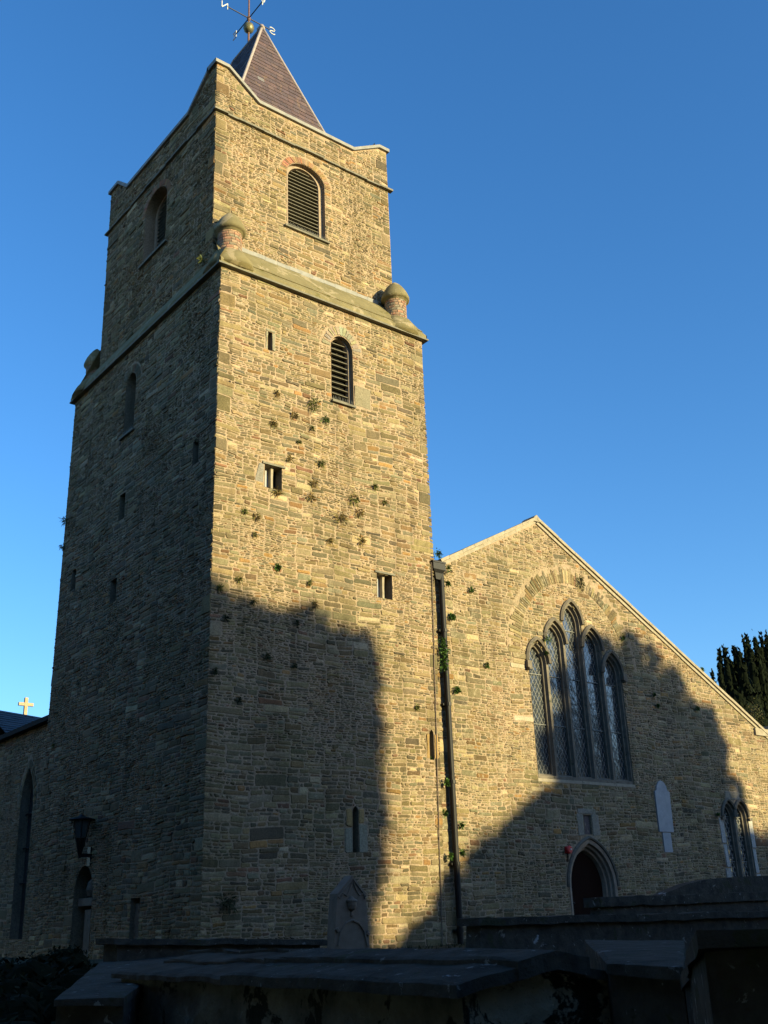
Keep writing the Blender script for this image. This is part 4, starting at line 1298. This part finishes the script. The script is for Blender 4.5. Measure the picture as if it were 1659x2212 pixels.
for x in (-5, -3, -1, 1, 2.2):
    for z in (1.5, 3.2, 4.9, 6.6): sh1.append((x, z, 1.6, 1.5))
rb = random.Random(8)
for x, z in ((5.1, 8.1), (4.95, 8.8), (4.2, 9.1), (3.5, 9.35), (2.9, 9.45), (2.2, 9.2), (1.6, 9.1), (1.1, 9.45), (.5, 9.35), (0, 9.6)):
    sh1.append((x + rb.uniform(-.15, -.05), z, rb.uniform(.16, .28), rb.uniform(.2, .4)))
shade_tree(sh1, 'broad_tree', 'broad leafy tree behind the viewer shading the tower foot', 31, -.5)
sh2 = []
for x, z, r in ((16.4, 8.9, 1.5), (15.0, 8.2, 1.5), (17.9, 8.3, 1.5), (14.2, 7.0, 1.35), (19.2, 7.6, 1.3), (20.0, 6.6, 1.3), (15.8, 6.8, 2.2), (18.0, 6.4, 2.0), (13.9, 5.2, 1.6), (16.2, 4.8, 2.2), (18.6, 4.6, 2.0), (20.2, 4.9, 1.5), (15.0, 3.0, 2.2), (17.5, 2.6, 2.4), (19.8, 3.2, 1.8), (13.6, 9.0, .4), (18.9, 9.2, .5), (16.9, 10.1, .5), (15.6, 9.5, .6)): sh2.append((x, z, r, r))
for i in range(34):
    a = rb.uniform(-.3, 3.6); sh2.append((16.9 + 4.4*math.cos(a)*rb.uniform(.92, 1.12), 5.6 + 4.6*math.sin(a)*rb.uniform(.92, 1.1), rb.uniform(.25, .55), rb.uniform(.25, .55)))
shade_tree(sh2, 'domed_tree', 'domed leafy tree behind the viewer shading the gable window', 32, 17, .26, 12, .80)
sh3 = []
for x, top in ((5.0, .9), (6.5, 1.6), (8.0, 2.9), (9.5, 3.8), (10.8, 4.5), (12.1, 5.3), (13.3, 5.6), (21.8, 4.2), (23.4, 4.0), (25.2, 4.0), (27, 4.0), (29, 4.2), (31, 4.5), (33.5, 5)):
    z = top - 1.0
    while z > -9:
        sh3.append((x, z, 1.35 if x < 14 else 1.6, 1.15)); z -= 1.5
for i in range(16):
    z = .7
    while z > -9:
        sh3.append((-27 + i*1.5, z, 1.6, 1.2)); z -= 1.6
for x in (14.5, 16, 17.5, 19, 20.5):
    z = 2.0
    while z > -9: sh3.append((x, z, 1.6, 1.4)); z -= 2.0
rnd = random.Random(33); blobs = []
for x, z, rx, rz_ in sh3:
    p = sh(x, z)
    if p.z > -1: blobs.append(((p.x, p.y + rnd.uniform(-.4, .4), p.z), (rx, 1.2, rz_)))
tag(crown(blobs, rnd, .20, 9, GREEN, .9).build('tall_hedge', M_LEAF, loc=(sh(17, 0).x, YT, 0)), 'tall dense hedge behind the viewer between the shading trees', 'hedge')

for k, (tx, tz, lab) in enumerate(((51, 21, 'round tree far behind the viewer on the right'), (60, 25.5, 'tall narrow crowned tree far behind the viewer on the right'), (70, 22, 'low spreading tree farthest behind the viewer on the right'))):
    rnd = random.Random(50+k); bl = []
    for q in range(24):
        x = tx + rnd.uniform(-5, 5); z = rnd.uniform(3, tz-1.5 - abs(x-tx)*.7)
        bl.append(((x, YT + rnd.uniform(-2, 2), z), (rnd.uniform(1.2, 2.4), 1.8, rnd.uniform(1.4, 2.4))))
    t = empty('broad_tree', (tx, YT, 0), lab, 'tree')
    mb = MB(); mb.tube([(tx, YT, -.3), (tx+.2, YT, 5), (tx, YT, tz-4)], [.5, .4, .15], 10); mb.build('trunk', M_BARK, t)
    crown(bl, rnd, .3, 4, GREEN, .85).build('crown', M_LEAF, t)

WARM_BOUNCE = [(.26, .17, .06), (.22, .15, .05), (.30, .18, .06)]  # leaf colour chosen to bounce warm light onto the shaded face
def big_tree(x, y, top, spread, seed, label, group=None, cols=GREEN):
    rnd = random.Random(seed); bl = []
    for q in range(22):
        a = rnd.uniform(0, 6.28); k = rnd.uniform(0, 1)**.6; z = rnd.uniform(3.5, top-2)
        f = spread * (1 - .5*max(0, (z-top*.55)/(top*.45))) * k
        bl.append(((x + f*math.cos(a), y + f*math.sin(a), z), (rnd.uniform(1.8, 2.8), rnd.uniform(1.8, 2.8), rnd.uniform(1.6, 2.6))))
    bl.append(((x, y, top-1.8), (1.6, 1.6, 1.8)))
    t = empty('broad_tree', (x, y, 0), label, 'tree', group)
    mb = MB(); mb.tube([(x, y, -.3), (x+.2, y, top*.3), (x, y, top-3)], [.55, .4, .15], 10); mb.build('trunk', M_BARK, t)
    crown(bl, rnd, .35, 3, cols, .86).build('crown', M_LEAF, t)
for k in range(11):  # unseen row, shaped to block low sky light and return a golden bounce
    big_tree(-27 - 3*math.sin(k*1.9), -30 + k*7.0, 20 + 3*math.sin(k*2.7), 4.2, 100+k, 'tall unseen tree north of the church, made golden to bounce warm light', 'unseen golden bounce trees north of the church', WARM_BOUNCE)

for k in range(7):  # unseen row, added to block sky light and deepen the shade
    big_tree(-30 + k*5.6, -44 - 3*math.sin(k*2.3), 23 + 3*math.sin(k*3.1), 4.4, 140+k, 'tall unseen tree added behind the viewer to the left to cut sky light', 'unseen trees added behind the viewer to cut sky light')

# ================================================================== graves in the foreground
def slab_at(quad, z, th, rnd, name, label, cat='tomb', mat=M_TOMB, wall=M_TOMB, base=None, inset=.10, tilt=None, group=None, seg=14):
    """quad: four picture-frame corners (front left, front right, back right, back left) lying at height z"""
    zs = z if isinstance(z, (list, tuple)) else [z]*4
    P = [at(px, py, 2, zz) for (px, py), zz in zip(quad, zs)]
    c = sum(P, Vector())/4
    t = empty(name, (c.x, c.y, base if base is not None else gz(c.x, c.y)), label, cat, group)
    mb = MB(); n = seg
    def g(u, v): return P[0].lerp(P[1], u).lerp(P[3].lerp(P[2], u), v)
    top = {}; bot = {}
    vs = []; fs = []
    for j in range(n+1):
        for i in range(n+1):
            u, v = i/n, j/n; q = g(u, v)
            e = min(u, 1-u, v, 1-v)
            w = (.03*mnoise.noise(q*2.3) + .03*mnoise.noise(q*7)) if e < .001 else 0
            d = (c-q); d.z = 0
            q = q + d.normalized()*w + Vector((0, 0, .014*mnoise.noise(q*1.3) - (.010 if e < .001 else 0)))
            vs.append(q)
    m = (n+1)*(n+1)
    for q in vs[:m]: vs.append(q - Vector((0, 0, th + .015*mnoise.noise(q*3.1))))
    I = lambda i, j: j*(n+1)+i
    for j in range(n):
        for i in range(n):
            fs.append((I(i, j), I(i+1, j), I(i+1, j+1), I(i, j+1))); fs.append((m+I(i, j), m+I(i, j+1), m+I(i+1, j+1), m+I(i+1, j)))
    for i in range(n):
        for a, b in ((I(i, 0), I(i+1, 0)), (I(i+1, n), I(i, n)), (I(n, i), I(n, i+1)), (I(0, i+1), I(0, i))): fs.append((a, m+a, m+b, b))
    mb.mesh(vs, fs)
    mb.build('slab', mat, t)
    mb = MB()
    zb = (base if base is not None else min(gz(p.x, p.y) for p in P)) - .3
    for a in range(4):
        p, q = P[a], P[(a+1) % 4]
        dp_ = (c-p); dp_.z = 0; dq_ = (c-q); dq_.z = 0
        p = p + dp_.normalized()*inset - Vector((0, 0, th)); q = q + dq_.normalized()*inset - Vector((0, 0, th))
        k = 10; h = 5
        for i in range(k):
            for j in range(h):
                def pt(i_, j_):
                    e = p.lerp(q, i_/k); zz = zb + (e.z + .03 - zb)*j_/h
                    o = .03*mnoise.noise(Vector((e.x*2.2, e.y*2.2, zz*2.2))) * (0 if i_ in (0, k) else 1)
                    nn = (q-p).cross(Vector((0, 0, 1))).normalized()
                    return Vector((e.x, e.y, zz)) + nn*o
                mb.face([pt(i, j), pt(i+1, j), pt(i+1, j+1), pt(i, j+1)])
    mb.build('tomb_chest', wall, t)
    return t
def coped_tomb():
    """long chest tomb with a shallow pitched slab roof, its mottled gable end towards the right"""
    E1 = at(1004, 2152, 2, 1.25); E0 = at(262, 2112, 2, 1.25)
    d = (E0-E1); d.z = 0; L = d.length; d.normalize()
    n_ = Vector((d.y, -d.x, 0))
    W = 1.62
    for k in range(60):      # width so that the far corner of the end wall falls where it stands
        W = .8 + k*.03
        q = CAMR.transposed() @ ((E1 + n_*W) - CAMP)
        if 829.5 + 2287.8*q.x/-q.z > 1338: break
    c = E1 + d*L/2 + n_*W/2
    t = empty('coped_tomb', (c.x, c.y, gz(c.x, c.y)), 'largest near tomb with a low pitched slab roof and a pale mottled gable end', 'tomb')
    rise = .0
    for k in range(60):
        rise = .0 + k*.005
        q = CAMR.transposed() @ ((E1 + n_*W*.5 + Vector((0, 0, rise*1.05 + .10))) - CAMP)
        if 1106 - 2287.8*q.y/-q.z < 2050: break
    def P(a, b, h): return E1 + d*a + n_*b + Vector((0, 0, h))
    r_ = random.Random(4)
    def slope(name, mat, b0, b1, h0, h1, th, cuts, ov=.05):
        for a0, a1 in zip(cuts, cuts[1:]):
            mb = MB(); n = 16
            def g(i, j, dz):
                a = a0 + (a1-a0)*i/n; b = b0 + (b1-b0)*j/n; h = h0 + (h1-h0)*j/n
                q = P(a, b, h)
                e = (.035*mnoise.noise(q*2.6) + .03*mnoise.noise(q*7.7)) if j == 0 or (i in (0, n)) else 0
                return q + n_*e + d*e + Vector((0, 0, dz + .016*mnoise.noise(q*1.7) + .008*mnoise.noise(q*6) - (.012 if (e and dz) else 0)))
            top = [[g(i, j, th) for i in range(n+1)] for j in range(n+1)]; bot = [[g(i, j, 0) for i in range(n+1)] for j in range(n+1)]
            for j in range(n):
                for i in range(n):
                    mb.face([top[j][i], top[j+1][i], top[j+1][i+1], top[j][i+1]])
            for i in range(n):
                mb.face([bot[0][i], top[0][i], top[0][i+1], bot[0][i+1]]); mb.face([bot[n][i], bot[n][i+1], top[n][i+1], top[n][i]])
                mb.face([bot[i][0], bot[i+1][0], top[i+1][0], top[i][0]]); mb.face([bot[i][n], top[i][n], top[i+1][n], bot[i+1][n]])
            mb.build(name, mat, t)
    lam = mat_simple('brown_tomb_slab', (.042, .033, .025), (.095, .077, .060), 4, .97, .03, 9, spec=.08, spots=[(3.1, .69, (.17, .18, .18))])
    slope('eaves_slab', lam, -.07, W*.42, .0, rise*.84, .045, [L*.56, L*.78, L+.05])
    slope('eaves_slab', M_TOMB, -.09, W*.42, .0, rise*.84, .07, [-.06, L*.555])
    slope('ridge_slab', M_TOMB, W*.27, W*.52, rise*.62, rise*1.05, .10, [-.08, L*.57])
    slope('ridge_slab', lam, W*.3, W*.52, rise*.66, rise*1.05, .07, [L*.575, L*.97])
    slope('ridge_slab', M_TOMB, W*.525, W*.74, rise*1.04, rise*.66, .10, [-.07, L*.5, L])
    slope('eaves_slab', M_TOMB, W*.70, W+.07, rise*.60, -.02, .06, [-.04, L*.6, L])
    mb = MB(); k = 14; h = 8
    zb = -1.3
    def wallface(A, B, top):
        for i in range(k):
            for j in range(h):
                def pt(i_, j_):
                    u = i_/k; e = A.lerp(B, u); zz = zb + (top(u)-zb)*j_/h
                    o = .035*mnoise.noise(Vector((e.x*3, e.y*3, zz*3))) * (0 if i_ in (0, k) else 1)
                    nn = (B-A).cross(Vector((0, 0, 1))).normalized()
                    return Vector((e.x, e.y, E1.z + zz)) + nn*o
                mb.face([pt(i, j), pt(i+1, j), pt(i+1, j+1), pt(i, j+1)])
    c00, c10, c11, c01 = P(0.02, 0, 0), P(0.02, W, 0), P(L, W, 0), P(L, 0, 0)
    tri = lambda u: rise*1.02*(1-abs(2*u-1))
    wallface(c10, c11, lambda u: .0); wallface(c11, c01, tri); wallface(c01, c00, lambda u: .0)
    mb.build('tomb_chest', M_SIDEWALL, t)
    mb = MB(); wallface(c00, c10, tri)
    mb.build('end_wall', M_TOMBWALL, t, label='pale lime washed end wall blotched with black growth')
coped_tomb()
slab_at([(118, 2156), (268, 2150), (400, 2060), (240, 2058)], [1.20, 1.20, 1.29, 1.29], .05, rnd, 'chest_tomb', 'tilted dark slab at the bottom left with white lichen spots')
slab_at([(1310, 2078), (1475, 2082), (1478, 2030), (1262, 2028)], 1.37, .05, rnd, 'chest_tomb', 'pale grey flat slab between the mottled tomb and the dark coped tomb')
slab_at([(1466, 2120), (1760, 2122), (1760, 1990), (1502, 1998)], [1.27, 1.27, 1.56, 1.56], .05, rnd, 'coped_tomb', 'large dark sloping tomb at the bottom right corner')
# long walls of stone with their tops near eye level
def block_at(px0, px1, py, yw, th, depth, name, label, drop=2.0, cat='tomb', cap=.10, over=.05, py1=None, end=0):
    a = at(px0, py, 1, yw); b = at(px1, py1 if py1 is not None else py, 1, yw)
    t = empty(name, ((a.x+b.x)/2, yw, gz(a.x, yw)), label, cat)
    mb = MB(); n = 60
    for i in range(n):
        p = a.lerp(b, i/n); q = a.lerp(b, (i+1)/n)
        def wob(e): return .02*mnoise.noise(Vector((e.x*2, yw, e.z*2+3))) + .012*mnoise.noise(Vector((e.x*9, yw, 3)))
        p = p + Vector((0, 0, wob(p))); q = q + Vector((0, 0, wob(q)))
        lo_ = Vector((0, 0, -cap)); dy = Vector((0, depth, 0)); f = Vector((0, -over, 0))
        mb.mesh([p+f, q+f, q+dy, p+dy, p+f+lo_, q+f+lo_, q+dy+lo_, p+dy+lo_], [(0,1,2,3), (7,6,5,4), (4,5,1,0), (6,7,3,2)] + ([(0,3,7,4)] if i == 0 else []) + ([(1,5,6,2)] if i == n-1 else []))
    mb.build('slab', M_TOMB, t)
    mb = MB()
    z0 = min(a.z, b.z) - cap + .01
    za_, zb_ = a.z - cap + .012, b.z - cap + .012
    A = [Vector((a.x+.08, yw+.02, za_)), Vector((b.x-.08, yw+.02, zb_)), Vector((b.x-.08, yw+depth-.08, zb_)), Vector((a.x+.08, yw+depth-.08, za_))]
    Bt = [Vector((p.x - (end if i in (0, 3) else 0), p.y - (end*.6 if i < 2 else 0), z0 - drop)) for i, p in enumerate(A)]
    mb.mesh(A + Bt, [(0,1,2,3), (4,5,1,0), (5,6,2,1), (6,7,3,2), (7,4,0,3)])
    mb.build('tomb_chest', M_TOMB, t)
    return t
block_at(243, 703, 2028, -9.5, 0, .5, 'table_tomb', 'thin long slab seen edge on behind the nearest left tombs', py1=2030, cap=.07, drop=.9)
block_at(1028, 1720, 1984, -12.5, 0, .35, 'chest_tomb', 'long dark chest tomb with a thin top slab across the right foreground', py1=1966, cap=.09, end=.25)
block_at(1292, 1730, 1938, -9.5, 0, .35, 'chest_tomb', 'higher dark tomb with lichened stepped end in front of the small window', py1=1924, cap=.16, end=.5)
# rounded top of a wide headstone beyond
yw = -7.0
cpts = [at(px, py, 1, yw) for px, py in ((1428, 1934), (1455, 1922), (1490, 1908), (1530, 1899), (1580, 1895), (1640, 1892), (1720, 1890))]
hs = empty('rounded_monument', (cpts[3].x, yw, .5), 'wide dark monument with a rounded top at the far right below the small window', 'tomb')
mb = MB()
mb.prism([Vector((cpts[0].x-.1, yw, .3)), Vector((cpts[-1].x, yw, .3))] + [p for p in cpts[::-1]], Vector((0, .3, 0)))
mb.build('rounded_body', M_TOMB, hs)

# ---- carved headstone in front of the tower
yh = -6.5
def hp(x, y): return at((1150 + x/2.95)/1.80832, (3050 + y/2.95)/1.80832, 1, yh)
HO = empty('headstone', hp(660, 1900), 'tall pointed headstone carved with an urn standing before the sunlit strip', 'headstone')
fp_ = [hp(455, 2100), hp(885, 2100), hp(850, 1700), hp(822, 1290), hp(668, 1090), hp(497, 1300), hp(470, 1720)]
mb = MB(); DPT = .24
mb.prism(fp_, Vector((0, DPT, 0)))
mb.build('stone_body', M_HEAD, HO)
mb = MB()
def bead(pts, r, k=6): mb.tube([Vector(p) + Vector((0, -.01, 0)) for p in pts], r, k)
bead([hp(500, 1340), hp(668, 1130), hp(818, 1330)], .016)
bead([hp(520, 1360), hp(560, 1300), hp(600, 1330), hp(640, 1230), hp(668, 1150), hp(700, 1240), hp(745, 1320), hp(790, 1300), hp(812, 1360)], .013)
cc = hp(655, 1420)
sc_ = (hp(700, 1400)-hp(600, 1400)).length/100
mb.lathe((cc.x, yh, cc.z), [(.02, -.22), (.035, -.19), (.02, -.13), (.08, -.08), (.10, -.02), (.10, .03), (.115, .04), (.11, .07), (.06, .09), (.03, .13)], 18)
mb.build('carved_urn', M_HEAD, HO)
mb = MB()
arc = [hp(500, 1900), hp(530, 1740), hp(590, 1640), hp(665, 1605), hp(740, 1640), hp(800, 1730), hp(835, 1900)]
bead(arc, .022)
bead([hp(475, 1700), hp(500, 1740)], .04); bead([hp(825, 1750), hp(850, 1770)], .04)
mb.build('carved_arch', M_HEAD, HO)

rnd = random.Random(61)
bl = []
for k in range(16):
    px = rnd.uniform(-40, 175); yb = rnd.uniform(-12, -2)
    p = at(px, 2090, 1, yb); r0 = rnd.uniform(.3, .5)
    bl.append(((p.x, p.y, gz(p.x, p.y) + r0*.15), (r0*1.2, r0, r0)))
BUSH = [(.010, .013, .006), (.016, .018, .008), (.008, .010, .005)]
c = sum((Vector(b[0]) for b in bl), Vector())/16
tag(crown(bl, rnd, .06, 60, BUSH, .85).build('bush', M_YEW, loc=(c.x, c.y, gz(c.x, c.y))), 'dark low ivy bush filling the bottom left corner below the lantern', 'bush')

# ---- rough grass between the graves
rg = random.Random(9); mb = MB()
for i in range(15000):
    x = rg.uniform(-14, 14); y = rg.uniform(-21, 1)
    if y > -.3 and x > -.3: continue
    z = gz(x, y); h = rg.uniform(.04, .12); a = rg.uniform(0, 6.28); w = .012
    dx, dy = math.cos(a)*w, math.sin(a)*w; lx, ly = rg.uniform(-.06, .06), rg.uniform(-.06, .06)
    g = rg.uniform(.6, 1.4)
    mb.face([(x-dx, y-dy, z-.02), (x+dx, y+dy, z-.02), (x+lx, y+ly, z+h)], (.02*g, .026*g, .009*g, 1))
tag(mb.build('grass', M_YEW), 'rough dark grass between the graves', kind='stuff')
